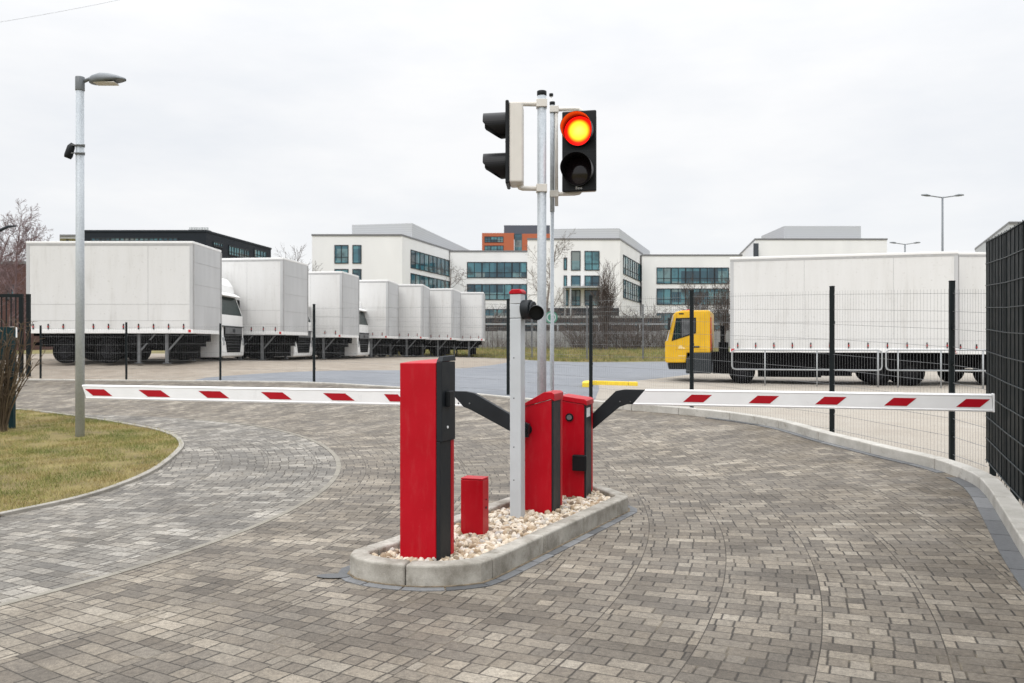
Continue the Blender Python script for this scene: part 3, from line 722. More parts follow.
# ------------------------------------------------------------------ traffic lights
def signal_head(parent, zc, w, h, dpt, lit, name='signal_head', rf=.425):
    """local frame of parent: front faces -y, centre x=0,y=0 (front plate at y=0)"""
    hh = h/2
    mb = MB(); mb.bx(-w/2, w/2, -.02, .012, zc-hh, zc+hh); fp = mb.build(name, M['blackplastic'], parent, .012, 3)
    mb = MB(); mb.bx(-w/2+.012, w/2-.012, .0125, dpt, zc-hh+.012, zc+hh-.012); mb.build('rear_case', M['cream'], fp, .018, 3)
    mb = MB(); mb.bx(-w/2+.004, w/2-.004, -.0215, -.0202, zc-.003, zc+.003); mb.build('joint', M['anthracite'], fp)
    for s in (1, -1):
        c = Vector((0, -.0205, zc + s*h*.245)); r = w*rf
        ln = bpy.data.meshes.new('lens'); mbl = MB(); n = 36; rings = 5; vs = [(0, -.03, 0)]
        for q in range(1, rings+1):
            rr = r*q/rings
            for k in range(n): a = 2*math.pi*k/n; vs.append((rr*math.cos(a), -.03*(1-(q/rings)**2)-.0005, rr*math.sin(a)))
        fs = [(0, 1+k, 1+(k+1) % n) for k in range(n)]
        for q in range(rings-1):
            for k in range(n): fs.append((1+q*n+k, 1+(q+1)*n+k, 1+(q+1)*n+(k+1) % n, 1+q*n+(k+1) % n))
        mbl.add(vs, fs, 0, True)
        on = lit and s > 0
        lo = mbl.build('lens', M['lens_lit'] if on else M['lens_off'], fp, loc=c)
        if on: lo['label'] = 'lit red signal lens'
        mb = MB(); hood(mb, Vector(c), Vector((0,-1,0)), r*1.04, .205, 40, .004, .78)
        mb.build('visor', M['visor'], fp)
    return fp
# pole with the head seen from its side
PBd = 7.72; PB = (XV(541.8, PBd), PBd); topB = ZV(96, PBd) - Z0
t = thing('traffic_light', (PB[0], PB[1], Z0), 'traffic light on the thicker pole, black visors turned to the left', 'traffic light')
mb = MB(); mb.cyl((0,0,0),(0,0,topB),.041,28); mb.build('pole', M['galv'], t)
mb = MB(); mb.cyl((0,0,topB+.0005),(0,0,topB+.045),.044,28); mb.build('pole_cap', M['blackplastic'], t, .006)
zc = ZV(146, PBd-.0) - Z0
hd = bpy.data.objects.new('signal_mount', None)
# head part group: an oriented child whose front faces -x
mbx = XV(508.5, PBd) - PB[0]
fp = signal_head(t, 0, .31, .745, .135, False, rf=.36); fp.location = (mbx, -.02, zc); fp.rotation_euler = (0, 0, math.radians(-90-3))
fp['label'] = 'signal head seen from the side, pale case and black front'
xh = XV(519, PBd) - PB[0]
for zz, s in ((ZV(104, PBd)-Z0, -1), (ZV(188.5, PBd)-Z0, 1)):
    mb = MB(); mb.tube([(xh, -.02, zz + s*.03), (xh+.01, -.02, zz+.004*s), (xh+.03, -.01, zz), (-.043, 0, zz)], .023, 12)
    mb.bx(-.050, .047, -.050, .05, zz-.035, zz+.035); mb.build('bracket', M['cream'], t, .004)
# slim pole with the red light
PDd = 7.95; PD = (XV(552.3, PDd), PDd); topD = ZV(105, PDd) - Z0
t = thing('traffic_light', (PD[0], PD[1], Z0), 'traffic light on the slim pole, its lit upper lens glowing red and yellow', 'traffic light')
mb = MB(); mb.cyl((0,0,0),(0,0,topD-1.0),.016,20); mb.cyl((0,0,topD-.9999),(0,0,topD),.021,20); mb.build('pole', M['galv'], t)
mb = MB(); mb.cyl((0,0,topD+.0005),(0,0,topD+.03),.026,20); mb.build('pole_cap', M['blackplastic'], t, .004)
mb = MB(); mb.cyl((.040,-.004,ZV(206, PDd)-Z0),(.036,-.004,ZV(106, PDd)-Z0),.016,16); mb.build('bracket_tube', M['cream'], t)
hxx = XV(578.5, PDd) - PD[0]
for py, s in ((109.5, -1), (194, 1)):
    zz = ZV(py, PDd) - Z0
    mb = MB(); mb.tube([(.03,-.004,zz),(hxx-.04,-.02,zz),(hxx+.0,-.03,zz+s*.005),(hxx+.03,-.035,zz+s*.035)], .020, 12)
    mb.bx(-.024, .058, -.03, .028, zz-.03, zz+.03); mb.build('bracket', M['cream'], t, .003)
fp = signal_head(t, 0, .318, .745, .13, True); fp.location = (hxx, -.09, ZV(153.6, PDd)-Z0); fp.rotation_euler = (0, 0, math.radians(-13))
fp['label'] = 'signal head facing the camera, upper lens lit'
cu = bpy.data.curves.new('maker_plate', 'FONT'); cu.body = 'Bass'; cu.size = .036; cu.align_x = 'CENTER'; cu.extrude = .0008
tx = bpy.data.objects.new('maker_plate', cu); COL.objects.link(tx); tx.parent = fp; tx.location = (-.0, -.0215, -.352); tx.rotation_euler = (math.radians(90), 0, 0); cu.materials.append(M['whitemark'])
me_ = bpy.data.meshes.new_from_object(tx); mp = bpy.data.objects.new('maker_plate', me_); COL.objects.link(mp); mp.parent = fp; mp.location = tx.location; mp.rotation_euler = tx.rotation_euler; bpy.data.objects.remove(tx); mp.name = 'maker_plate'; mp['label'] = 'small white lettering on the black signal head'

# white flagpole far behind with green round sign
fx, fy = XV(551.2, 20.5), 20.5
t = thing('white_pole', (fx, fy, H(fx, fy)-.01), 'slim white pole with green round sign, on asphalt behind the fence', 'pole')
mb = MB(); tp = ZV(96, fy) - H(fx, fy); mb.tube([(0,0,0),(0,0,tp)], [.034,.022], 14); mb.build('pole_shaft', M['white_boom'], t)
mb = MB(); mb.cyl((.0,0,tp+.0005),(.0,0,tp+.07),.05,14); mb.build('pole_cap', M['blackplastic'], t, .01)
zs = ZV(317, fy) - H(fx, fy)
mb = MB(); mb.cyl((0,-.05,zs),(0,-.04,zs),.15,28); mb.cyl((0,-.052,zs),(0,-.0505,zs),.115,28,mat=1); mb.cyl((0,-.054,zs),(0,-.0525,zs),.085,28); mb.bx(-.035,.035,-.0399,-.02,zs-.04,zs+.04)
mb.build('sign_disc', [M['greensign'], M['wirepale']], t)

# ------------------------------------------------------------------ lamp post on the verge
lx, ly = XV(80, 13.0), 13.0; lz = H(lx, ly) + .0
t = thing('street_lamp', (lx, ly, lz), 'tall galvanised street lamp standing on the grass verge', 'street lamp')
hl = ZV(90, 13) - lz; ht = ZV(77, 13) - lz
mb = MB(); mb.tube([(0,0,0),(0,0,hl)], [.066,.058], 28); mb.build('pole', M['galv'], t)
mb = MB(); mb.cyl((0,0,hl-.01),(0,0,ht),.068,28); mb.build('pole_socket', M['lamphead'], t, .006)
mb = MB(); z = ZV(80, 13) - lz
mb.cyl((.066,0,z-.02),(.19,0,z+.04),.026,14); mb.build('arm', M['lamphead'], t)
mb = MB()
secs = [(.16,.05,-.055,.045),(.20,.085,-.06,.075),(.32,.13,-.052,.105),(.45,.135,-.035,.098),(.58,.11,-.015,.07),(.68,.06,.008,.035),(.70,.02,.012,.022)]
vs = []; fs = []; n = 16
for x, wv, zb_, zt_ in secs:
    for k in range(n):
        a = 2*math.pi*k/n; c, s_ = math.cos(a), math.sin(a)
        zz = zt_*s_ if s_ > 0 else -zb_*s_*0 + zb_*min(1, -s_*2.5)
        vs.append((x, wv*c, z + zz))
for i in range(len(secs)-1):
    for k in range(n): k2 = (k+1) % n; fs.append((i*n+k, i*n+k2, (i+1)*n+k2, (i+1)*n+k))
fs += [tuple(reversed(range(n))), tuple(range((len(secs)-1)*n, len(secs)*n))]
mb.add(vs, [tuple(reversed(f)) for f in fs], 0, True); lh = mb.build('lamp_head', M['lamphead'], t)
mb = MB(); mb.bx(.24,.56,-.09,.09,z-.062,z-.045); mb.build('lens', M['cream'], lh, .004)
mb = MB(); zc1, zc2 = ZV(146, 13)-lz, ZV(154, 13)-lz
for q in (zc1, zc2): mb.cyl((0,0,q-.012),(0,0,q+.012),.069,24); mb.bx(-.10,.11,-.075,-.062,q-.008,q+.008)
mb.build('clamp', M['legsteel'], t)
mb = MB(); mb.tube([(-.09,-.03,zc1+.03),(-.12,-.03,zc1-.02),(-.16,-.03,zc2-.03),(-.175,-.03,zc2-.07)], [.03,.055,.062,.05], 14); mb.build('sensor', M['blackplastic'], t)

# ------------------------------------------------------------------ mesh fence
posts = [(4.98,9.62,2.03),(4.33,11.5,2.0),(2.95,13.95,2.0),(1.48,15.95,2.0),(-.08,17.8,1.98),(-4.96,21.3,1.92),(-7.6,22.15,1.45),(-10.3,22.7,1.5),(-12.7,22.9,1.4)]
t = thing('mesh_fence', (0, 0, 0), 'tall wire mesh fence with dark posts curving along the rear kerb', 'fence')
def wire_panel(mb, a, b_, za, zb, ha, hb, sp=.05, w=.0017, hw=.0036, rowstep=.2, rows2=True):
    a = Vector(a); b_ = Vector(b_); L = (b_-a).length; n = int(L/sp)
    d = (b_-a).normalized(); nn = Vector((-d.y, d.x, 0))
    for i in range(1, n):
        q = i/n; p = a.lerp(b_, q); z0 = za+(zb-za)*q+.03; z1 = z0+ha+(hb-ha)*q-.06
        mb.bar((p.x,p.y,z0),(p.x,p.y,z1), w)
    k = int((min(ha,hb)-.1)/rowstep)
    for j in range(k+1):
        f = .04 + j*(1-.08)/k
        p0 = Vector((a.x,a.y,za+ha*f)); p1 = Vector((b_.x,b_.y,zb+hb*f))
        mb.bar(p0+nn*w, p1+nn*w, hw)
        if rows2: mb.bar(p0-nn*w, p1-nn*w, hw)
pz = [H(x, y) for x, y, h in posts]
for (x, y, h), z in zip(posts, pz):
    mb = MB(); q = .86 if h > 1.8 else .7; mb.bx(-.032*q,.032*q,-.025*q,.025*q,-.05,h); mb.bx(-.034*q,.034*q,-.027*q,.027*q,h+.0005,h+.015)
    for zz in (.3, .7, 1.1, 1.5):
        if zz < h: mb.bx(-.022*q,.022*q,-.045*q,-.0255*q,zz,zz+.04)
    o = mb.build('post', M['postdark'], t, .003, loc=(x, y, z))
    i = [p[0] for p in posts].index(x)
    if 0 < i < len(posts)-1: o.rotation_euler.z = math.atan2(posts[i+1][1]-posts[i-1][1], posts[i+1][0]-posts[i-1][0])
ext = [(5.0,8.95,2.0)] + posts
for i in range(len(ext)-1):
    (x0,y0,h0),(x1,y1,h1) = ext[i], ext[i+1]; mb = MB()
    wire_panel(mb, (x0,y0,0),(x1,y1,0),H(x0,y0),H(x1,y1),min(h0,h1)-.02,min(h0,h1)-.02)
    mb.build('mesh_panel', M['wire'], t)
# anthracite privacy fence at the right edge
t = thing('privacy_fence', (0, 0, 0), 'dark anthracite fence with privacy strips at the right edge', 'fence')
dfp = [(4.99,8.93),(4.50,7.72),(3.90,6.25),(3.05,4.30),(2.2,2.45)]; Hd = 2.36
def dz(x, y): return H(x, y) + .10
for i, (x, y) in enumerate(dfp):
    mb = MB(); mb.bx(-.03,.03,-.03,.03,-.2,Hd+.0); o = mb.build('post', M['postdark'], t, .003, loc=(x+.05, y-.02, dz(x, y))); o.rotation_euler.z = math.radians(66)
for i in range(len(dfp)-1):
    a = Vector((*dfp[i], 0)); b_ = Vector((*dfp[i+1], 0)); d = (b_-a).normalized(); nn = Vector((d.y, -d.x, 0))   # towards the drive
    if nn.x > 0: nn = -nn
    za, zb = dz(*dfp[i]), dz(*dfp[i+1]); L = (b_-a).length; n = int(L/.05)
    mb = MB()
    for k in range(n):
        q0, q1 = k/n, (k+.93)/n; j = random.uniform(-.002,.002)
        p0 = a.lerp(b_, q0)+nn*j; p1 = a.lerp(b_, q1)+nn*j; z0 = za+(zb-za)*q0+.04; zt_ = Hd-.05+random.uniform(-.004,.004)
        mb.obox(((p0.x+p1.x)/2,(p0.y+p1.y)/2,z0+zt_/2), (p1-p0)/2, nn*.002, (0,0,zt_/2))
    mb.build('privacy_strips', M['postdark'], t)
    mb = MB()
    for j in range(11):
        f = .06+j*.228
        for s in (.012, -.012): mb.bar((a.x+nn.x*s,a.y+nn.y*s,za+f),(b_.x+nn.x*s,b_.y+nn.y*s,zb+f), .008)
    for k in range(0, n+1, 1):
        p = a.lerp(b_, k/n)+nn*.006
        if k % 4 == 0: mb.bar((p.x,p.y,za+(zb-za)*k/n+.02),(p.x,p.y,za+(zb-za)*k/n+Hd-.0), .005, mat=1)
    o = mb.build('wire_panel', [M['wiredark'], M['postdark']], t)

# ------------------------------------------------------------------ lorries
def wheel(parent, x, y, r, w, face=-1):
    mb = MB(); n = 28
    prof = [(r*.58,0),(r*.62,-.0),(r*.93,.0),(r,.04),(r,w-.04),(r*.93,w),(r*.6,w)]
    vs = []; fs = []
    for rr, yy in prof:
        for k in range(n): a = 2*math.pi*k/n; vs.append((rr*math.cos(a), yy, rr*math.sin(a)))
    for i in range(len(prof)-1):
        for k in range(n): k2 = (k+1) % n; fs.append((i*n+k, (i+1)*n+k, (i+1)*n+k2, i*n+k2))
    mb.add(vs, [tuple(reversed(f)) for f in fs], 0, True)
    ty = mb.build('wheel', M['tyre'], parent, loc=(x, y, r))
    mb = MB(); mb.cyl((0,.05,0),(0,w-.03,0),r*.585,24); mb.cyl((0,.0,0),(0,.0495,0),r*.22,16)
    for k in range(8):
        a = 2*math.pi*k/8; mb.cyl((r*.38*math.cos(a),.03,r*.38*math.sin(a)),(r*.38*math.cos(a),.0495,r*.38*math.sin(a)),r*.06,8)
    mb.build('rim', M['rim'], ty)
    return ty
def box_parts(t, L, W, zf, zt, nbuck, seams=True, endlines=True):
    mb = MB(); mb.bx(-L,0,0,W,zf,zt); bd = mb.build('box_body', M['trailer'], t, .025)
    mb = MB()
    mb.bx(-L-.01,.012,-.014,W+.014,zt-.055,zt+.02); mb.build('roof_rail', M['cabwhite'], bd, .012)
    mb = MB(); mb.bx(-L,.0,-.007,-.0005,zt-.115,zt-.0555); mb.build('gutter', M['seam'], bd)
    mb = MB(); mb.bx(-L-.008,.008,-.012,W+.012,zf-.09,zf+.035); mb.build('floor_rail', M['cabwhite'], bd, .008)
    mb = MB()
    for x0 in (-.10, -L):
        mb.bx(x0,x0+.10,-.009,-.0005,zf+.036,zt-.116)
    mb.build('corner_post', M['trailer_end'], bd)
    mb = MB()
    for x in (-L*.27, -L*.66): mb.bx(x-.004,x+.004,-.0035,-.0005,zf+.3,zt-.12)
    for z in (zf+.30, zf+.80): mb.bx(-L+.11,-.11,-.0035,-.0005,z-.004,z+.004)
    mb.build('seam', M['seam'], bd)
    mb = MB(); mb.bx(.0005,.010,.02,W-.02,zf+.04,zt-.06)
    for z in (.78,1.42,2.1): mb.bx(.0105,.014,.05,W-.05,zf+z-.006,zf+z+.006,1)
    mb.bx(.0105,.03,.0,.06,zf+.04,zt-.07,1); mb.bx(.0105,.03,W-.06,W,zf+.04,zt-.07,1)
    mb.build('end_panel', [M['trailer_end'], M['seam']], bd)
    for i in range(nbuck):
        x = -L + .22 + i*(L-.5)/(nbuck-1); mb = MB(); mb.bx(x-.014,x+.014,-.03,-.0125,zf+.035,zf+.20); mb.bx(x-.02,x+.02,-.035,-.0305,zf+.09,zf+.135, 1)
        mb.build('strap_buckle', [M['chassis'], M['redlamp']], bd)
    for x0, x1 in ((-L+.03,-L+.13),(-.14,-.06)): mb = MB(); mb.bx(x0,x1,-.02,-.0145,zf-.06,zf+.02); mb.build('marker_lamp', M['redlamp'], bd)
    return bd
def chassis_parts(t, L, W, zf, mud=False, legs=True, x_axles=(-1.13, -2.43)):
    mb = MB()
    for y in (.55, W-.65): mb.bx(-L+.1,-.15,y,y+.12,zf-.34,zf-.092)
    for x in np.arange(-L+.2, -.2, .7): mb.bx(x,x+.08,.05,W-.05,zf-.17,zf-.0925)
    mb.bx(-L+.15,-L+.3,.15,W-.15,zf-.46,zf-.36); mb.bx(-1.9,-1.15,.12,.52,zf-.50,zf-.10); mb.cyl((-L+3.1,.3,zf-.34),(-L+3.75,.3,zf-.34),.19,16)
    mb.bx(-L+.25,-.35,.42,W-.42,zf-.50,zf-.18); mb.bx(-L+2.9,-L+4.3,.30,W-.3,zf-.62,zf-.16); mb.bx(-.9,-.5,.5,W-.5,.12,zf-.5)
    mb.build('chassis', M['chassis'], t)
    for xa in x_axles:
        for y in (.06, W-.36): wheel(t, -L-xa, y, .38, .30)
    for xa in x_axles:
        mb = MB(); mb.cyl((-L-xa,.2,.38),(-L-xa,W-.2,.38),.06,10); mb.build('axle', M['chassis'], t)
    if mud:
        for xa in x_axles:
            mb = MB(); pts = [(-L-xa+.50*math.cos(a), .2, .40+.50*math.sin(a)) for a in np.linspace(-.1, math.pi+.1, 14)]
            mb.tube(pts, .035, 6); mb.build('mudguard', M['legsteel'], t)
    if legs:
        for x in (-.85, -L+.5+2.9):
            for y in (.10, W-.18):
                mb = MB(); mb.bx(x-.045,x+.045,y,y+.08,.0,zf-.0925); mb.bx(x-.10,x+.10,y-.05,y+.13,0,.02)
                mb.bar((x+.05,y+.04,.40),(x+.5,y+.04,zf-.10),.045); mb.build('support_leg', M['legsteel'], t)
BOXL, BOXW = 5.1, 2.5
TR = [(26.0,193,.93,91),(31.0,283,.92,77),(36.2,342,.96,66),(41.0,388,.95,59.6),(43.8,422.7,.94,55.3),(46.5,452.7,.90,52.7),(49.3,483.4,.92,49.2)]
LBL = ['white box trailer nearest the camera, leftmost of the parked row', 'second white box trailer from the left, behind a white cab', 'third white box trailer from the left, between two white cabs',
       'fourth white box trailer from the left, beside the rightmost white cab', 'fifth white box trailer from the left in the parked row', 'sixth white box trailer from the left in the parked row', 'farthest white box trailer, at the right end of the parked row']
protoA = None
for i, (d, px, zf, hpx) in enumerate(TR):
    X = XV(px, d); z = H(X-2, d+1)
    if i in (0, 2):
        t = thing('box_trailer', (X, d, z), LBL[i], 'trailer', 0, 'white box trailers parked in a row')
        box_parts(t, BOXL, BOXW, 1.01, 3.72, 11); chassis_parts(t, BOXL, BOXW, 1.01, mud=(i == 2))
        proto = t
        if i == 0: first = t
    else:
        t = copy_tree(first if i == 1 else proto); t['label'] = LBL[i]; t.location = (X, d, z)
    if i: t.rotation_euler.z = math.radians([0, -7, -6, -3.5, -2, -6, 0][i])
def cab_truck(front, d, label, rz=0.):
    X = front; z = H(X-1, d+1); W = 2.32
    t = thing('lorry', (X, d, z), label, 'lorry', math.radians(rz), 'white lorries parked between the trailers')
    prof = [(-.10,.10),(-.02,.14),(0,.30),(0,.62),(-.03,.70),(-.05,1.52),(-.30,2.24),(-.34,2.32),(-.40,2.62),(-.58,2.88),(-.92,2.99),(-2.15,3.02),(-2.15,.62),(-1.82,.62),(-1.70,1.0),(-1.36,1.10),(-1.0,1.0),(-.86,.60),(-.84,.10)][::-1]
    mb = MB(); mb.prism(prof, 0, W); cb = mb.build('cab', M['cabwhite'], t, .018, 2)
    def face_pt(z_, y, o=.004):        # point just proud of the sloping windscreen
        k = (z_-1.52)/(2.24-1.52); return (-.05-.25*k + o, y, z_)
    mb = MB(); q = [face_pt(1.56,.10,.012), face_pt(1.56,W-.10,.012), face_pt(2.20,W-.13,.012), face_pt(2.20,.13,.012)]
    mb.add(q + [(a-.02, b_, c) for a, b_, c in q], [(0,1,2,3),(0,4,5,1),(1,5,6,2),(2,6,7,3),(3,7,4,0)]); mb.build('windscreen', M['glassdark'], cb)
    mb = MB(); mb.prism([(-.32,2.25),(-.12,2.20),(-.10,2.235),(-.335,2.36)], .03, W-.03); mb.build('sun_visor', M['cabwhite'], cb, .012)
    mb = MB()
    mb.foot([(-.045,.24),(.006,.24),(.006,W-.24),(-.045,W-.24)], .80, 1.16)
    vs_g = [(-.045,.46,.26),(.006,.46,.26),(.006,W-.46,.26),(-.045,W-.46,.26),(-.045,.26,.7995),(.006,.26,.7995),(.006,W-.26,.7995),(-.045,W-.26,.7995)]
    mb.add(vs_g, [(0,3,2,1),(4,5,6,7),(0,1,5,4),(1,2,6,5),(2,3,7,6),(3,0,4,7)])
    for k in range(5): mb.bx(.0065,.022,.48-k*.04,W-.48+k*.04,.32+k*.10,.345+k*.10, 1)
    mb.bx(.0065,.016,.28,W-.28,.90,1.12,2); mb.bx(.0165,.024,W/2-.13,W/2+.13,.95,1.08,1)
    mb.build('grille', [M['grille'], M['anthracite'], M['legsteel']], cb, .004)
    mb = MB(); mb.bx(-.04,.010,.06,W-.06,1.145,1.175); mb.build('trim', M['anthracite'], cb)
    for y in (.10, W-.32):
        mb = MB(); mb.bx(-.03,.012,y-.03,y+.13,.50,.78) if y < 1 else mb.bx(-.03,.012,y+.12,y+.28,.50,.78); mb.build('headlight', M['rail'], cb, .02)
    mb = MB(); mb.prism([(-.42,1.55),(-.50,2.05),(-.62,2.12),(-1.25,2.12),(-1.25,1.50)][::-1], -.006, -.0005); mb.build('side_window', M['glassdark'], cb)
    for y in (-.16, W+.02):
        mb = MB(); mb.bx(-.32,-.20,y,y+.14,1.65,2.15); mb.bar((-.27,y+.07,2.1),(-.3,W/2 if False else (0.02 if y < 0 else W-.02),2.15),.03); mb.build('mirror', M['blackplastic'], cb, .02)
    for x in (-1.36, -4.4):
        for y in (.02, W-.32): wheel(t, x, y, .46, .30)
    mb = MB()
    for y in (.6, W-.7): mb.bx(-6.2,-.9,y,y+.1,.55,.82)
    mb.bx(-3.5,-2.4,.1,.55,.35,.8); mb.bx(-.8,-.1,.2,W-.2,.22,.32); mb.build('chassis', M['chassis'], t)
    mb = MB(); mb.bx(-6.4,-2.35,0.0,W,.92,3.55); mb.build('box_body', M['trailer'], t, .03)
    return t
cab_truck(-9.74, 28.58, 'white lorry with dark grille beside the leftmost trailer')
cab_truck(-8.72, 34.0, 'white lorry mostly hidden behind the second trailer', -5)
cab_truck(-7.05, 38.9, 'white lorry beside the third trailer, rightmost of the white cabs', -4)

# yellow lorry with a long white box on the right
YU = Vector((.961, -.276, 0)); Y0 = Vector((6.52, 25.4, 0)); YA = math.atan2(-.276, .961); YL = 6.16
endp = Y0 + YU*YL; zy = .37
t = thing('box_lorry', (endp.x, endp.y, zy), 'lorry with yellow cab and long white box behind the fence', 'lorry', YA)
box_parts(t, YL, 2.5, 1.03, 3.76, 12)
mb = MB()
for y in (.55, 1.85): mb.bx(-YL-1.6,-.15,y,y+.12,.62,.93)
mb.bx(-YL+1.4,-YL+3.4,.06,.5,.26,.93); mb.bx(-YL+.1,-.25,.14,2.36,.42,.93); mb.bx(-3.1,-1.6,.06,.4,.36,.93); mb.bx(-YL+.8,-YL+2.6,.5,2.1,.2,.42)
mb.bx(-YL-.35,-YL-.12,.3,2.2,.75,1.25); mb.bx(-YL-.30,-YL-.2,.4,.52,1.25,1.75); mb.bx(-YL-.30,-YL-.2,1.0,1.1,1.25,1.75); mb.bx(-YL-.52,-YL-.02,.05,2.35,.30,.95)
mb.build('chassis', M['chassis'], t)
for x in (-YL+.34, -YL+4.1, -1.2):
    for y in (.06, 2.14): wheel(t, x, y, .38, .30)
c0, c1 = -YL-1.93, -YL-.58
cabp = [(c0+.02,.62),(c0,.70),(c0,1.26),(c0+.03,1.29),(c0+.22,2.06),(c0+.33,2.17),(c0+.5,2.21),(c1-.04,2.21),(c1,2.15),(c1,.92),(c1-.70,.92),(c1-.72,.62)][::-1]
mb = MB(); mb.prism([(x, z) for x, z in cabp], .04, 2.30); cb = mb.build('cab', M['yellow'], t, .035, 3)
mb = MB(); mb.prism([(c0+.10,.42),(c0+.06,.615),(c1-.70,.615),(c1-.70,.42)][::-1], .10, 2.24); mb.build('bumper', M['blackplastic'], t, .03)
# window in the near side: glass, frame and division
wpoly = [(c0+.20,1.28),(c0+.335,1.98),(c1-.42,1.99),(c1-.42,1.52)]
mb = MB(); mb.prism(wpoly[::-1], .028, .0395); wf = mb.build('side_window', M['blackplastic'], cb)
mb = MB(); mb.prism([(c0+.50,1.405),(c0+.50,1.94),(c1-.46,1.945),(c1-.46,1.555)][::-1], .022, .0275); mb.build('pane', simple('grey_cab_window', (.085, .09, .095), .2, amt=.3, spec=.2), wf)
mb = MB(); mb.prism([(c0+.26,1.335),(c0+.36,1.92),(c0+.46,1.93),(c0+.46,1.38)][::-1], .022, .0275); mb.build('pane', M['glassdark'], wf)
mb = MB(); mb.add([(c0+.02,.12,1.33),(c0+.205,.14,2.02),(c0+.205,2.2,2.02),(c0+.02,2.22,1.33)], [(0,1,2,3)]); mb.v = [(x-.012, y, z) for x, y, z in mb.v]; mb.build('windscreen', M['glassdark'], cb)
mb = MB(); mb.prism([(c0+.04,1.29),(c0+.235,2.06),(c0+.26,2.06),(c0+.075,1.29)][::-1], .024,.0395); mb.build('pillar_trim', M['wirepale'], cb)
mb = MB(); mb.bx(c1-.52,c1-.32,.020,.0395,1.08,1.13); mb.build('door_handle', M['blackplastic'], cb, .01)
mb = MB()
for x in (c0+.35, c1-.30, c1-.16): mb.bx(x-.004,x+.004,.0365,.0395,.95,2.12)
mb.bx(c0+.3,c1-.1,.0365,.0395,1.018,1.026); mb.build('panel_seam', simple('yellow_shadow_gap', (.42, .21, .004), .6), cb)
mb = MB()     # faint white emblem on the door
ex, ez = c0+.50, 1.08
mb.prism([(ex-.10,ez-.03),(ex+.11,ez-.035),(ex+.09,ez+.0),(ex+.03,ez+.01),(ex-.0,ez+.07),(ex-.05,ez+.075),(ex-.09,ez+.03)], .0345,.0392)
mb.build('emblem', M['faded'], cb); mb = MB(); mb.prism([(ex-.1,ez-.26),(ex+.12,ez-.26),(ex+.12,ez-.24),(ex-.1,ez-.24)], .0345,.0392)
mb.build('door_print', M['faded'], cb)
mb = MB(); mb.cyl((c0+.62,1.2,2.2105),(c0+.62,1.2,2.29),.07,14); mb.bx(c0+.45,c0+.75,.5,1.9,2.2105,2.235); mb.build('beacon', M['redlamp'], cb)
mb = MB(); mb.bx(c0+.10,c0+.17,-.14,-.04,1.62,1.98); mb.bar((c0+.14,-.06,1.97),(c0+.24,.06,2.06),.022); mb.build('mirror', M['blackplastic'], cb, .012)
mb = MB(); mb.bx(c0-.012,c0+.03,.10,.34,.95,1.08); mb.build('headlight', M['rail'], cb, .012)
mb = MB(); mb.bx(c0+.42,c0+.56,.03,.036,2.09,2.13); mb.build('vent', M['blackplastic'], cb)
mb = MB(); mb.prism([(c1-.72,.30),(c1-.72,.72),(c1-.55,.90),(c1-.45,.93),(c1+.03,.93),(c1+.03,.30)], -.02,.6); mb.build('side_tank', M['greyplate'], t, .02)
mb = MB(); mb.bx(c1+.005,c1+.03,.05,.13,1.0,2.0); mb.build('rear_lamp_strip', M['redlamp'], cb)
# second white trailer, partly behind the dark fence
x2, y2 = 12.62, 24.35
t = thing('box_trailer', (x2+5.1, y2, .37), 'white box trailer behind the yellow lorry, half hidden by the dark fence', 'trailer')
box_parts(t, 5.1, 2.5, .98, 3.80, 11); chassis_parts(t, 5.1, 2.5, .98)
# two tubular guard rails
def guard(pxa, pxb, posts_px, label):
    pa = Vector((XV(pxa, 1), 1, 0)); pts = []
    def on(px):   # intersection of column with the rail line, parallel to the lorry and 0.5 m before it
        o = Y0 - Vector((.276, .961, 0))*.75; k = (px-512)/F
        s = (k*o.y - o.x)/(YU.x - k*YU.y); return o + YU*s
    a = on(pxa); b_ = on(pxb); za = H(a.x, a.y)
    t = thing('guard_rail', (a.x, a.y, za), label, 'guard rail', 0, 'tubular guard rails before the lorry')
    top = ZV(350, a.y+.0) - za; low = top - .56
    p = lambda q, z: (q.x-a.x, q.y-a.y, z)
    d = (b_-a).normalized()*.08
    mb = MB(); mb.tube([p(a+d*1.2,low), p(a+d*.3,low+.03), p(a,low+.1), p(a,top-.1), p(a+d*.3,top-.03), p(a+d*1.2,top), p(b_-d*1.2,top), p(b_-d*.3,top-.03), p(b_,top-.1), p(b_,low+.1), p(b_-d*.3,low+.03), p(b_-d*1.2,low), p(a+d*1.2,low)], .021, 10)
    mb.build('rail', M['rail'], t)
    for px in posts_px:
        q = on(px); zz = H(q.x, q.y)-za; mb = MB(); mb.cyl(p(q, zz-.02), p(q, top-.022), .021, 10); mb.build('leg', M['rail'], t)
guard(732, 882, (765, 817, 878), 'left tubular guard rail before the white box of the yellow lorry')
guard(886, 1012, (898, 941, 983), 'right tubular guard rail ending behind the dark fence')
# yellow painted kerb
yk = catmull([(1.70,20.6),(1.86,22.0),(2.12,22.55),(2.6,22.72),(3.35,22.7)], .2)
mb = MB(); strip_path(mb, yk, .16, -.1, .10, 1.0, .006, side=-1); tag(mb.build('yellow_kerb', M['yellowkerb'], bevel=.015), kind='structure')

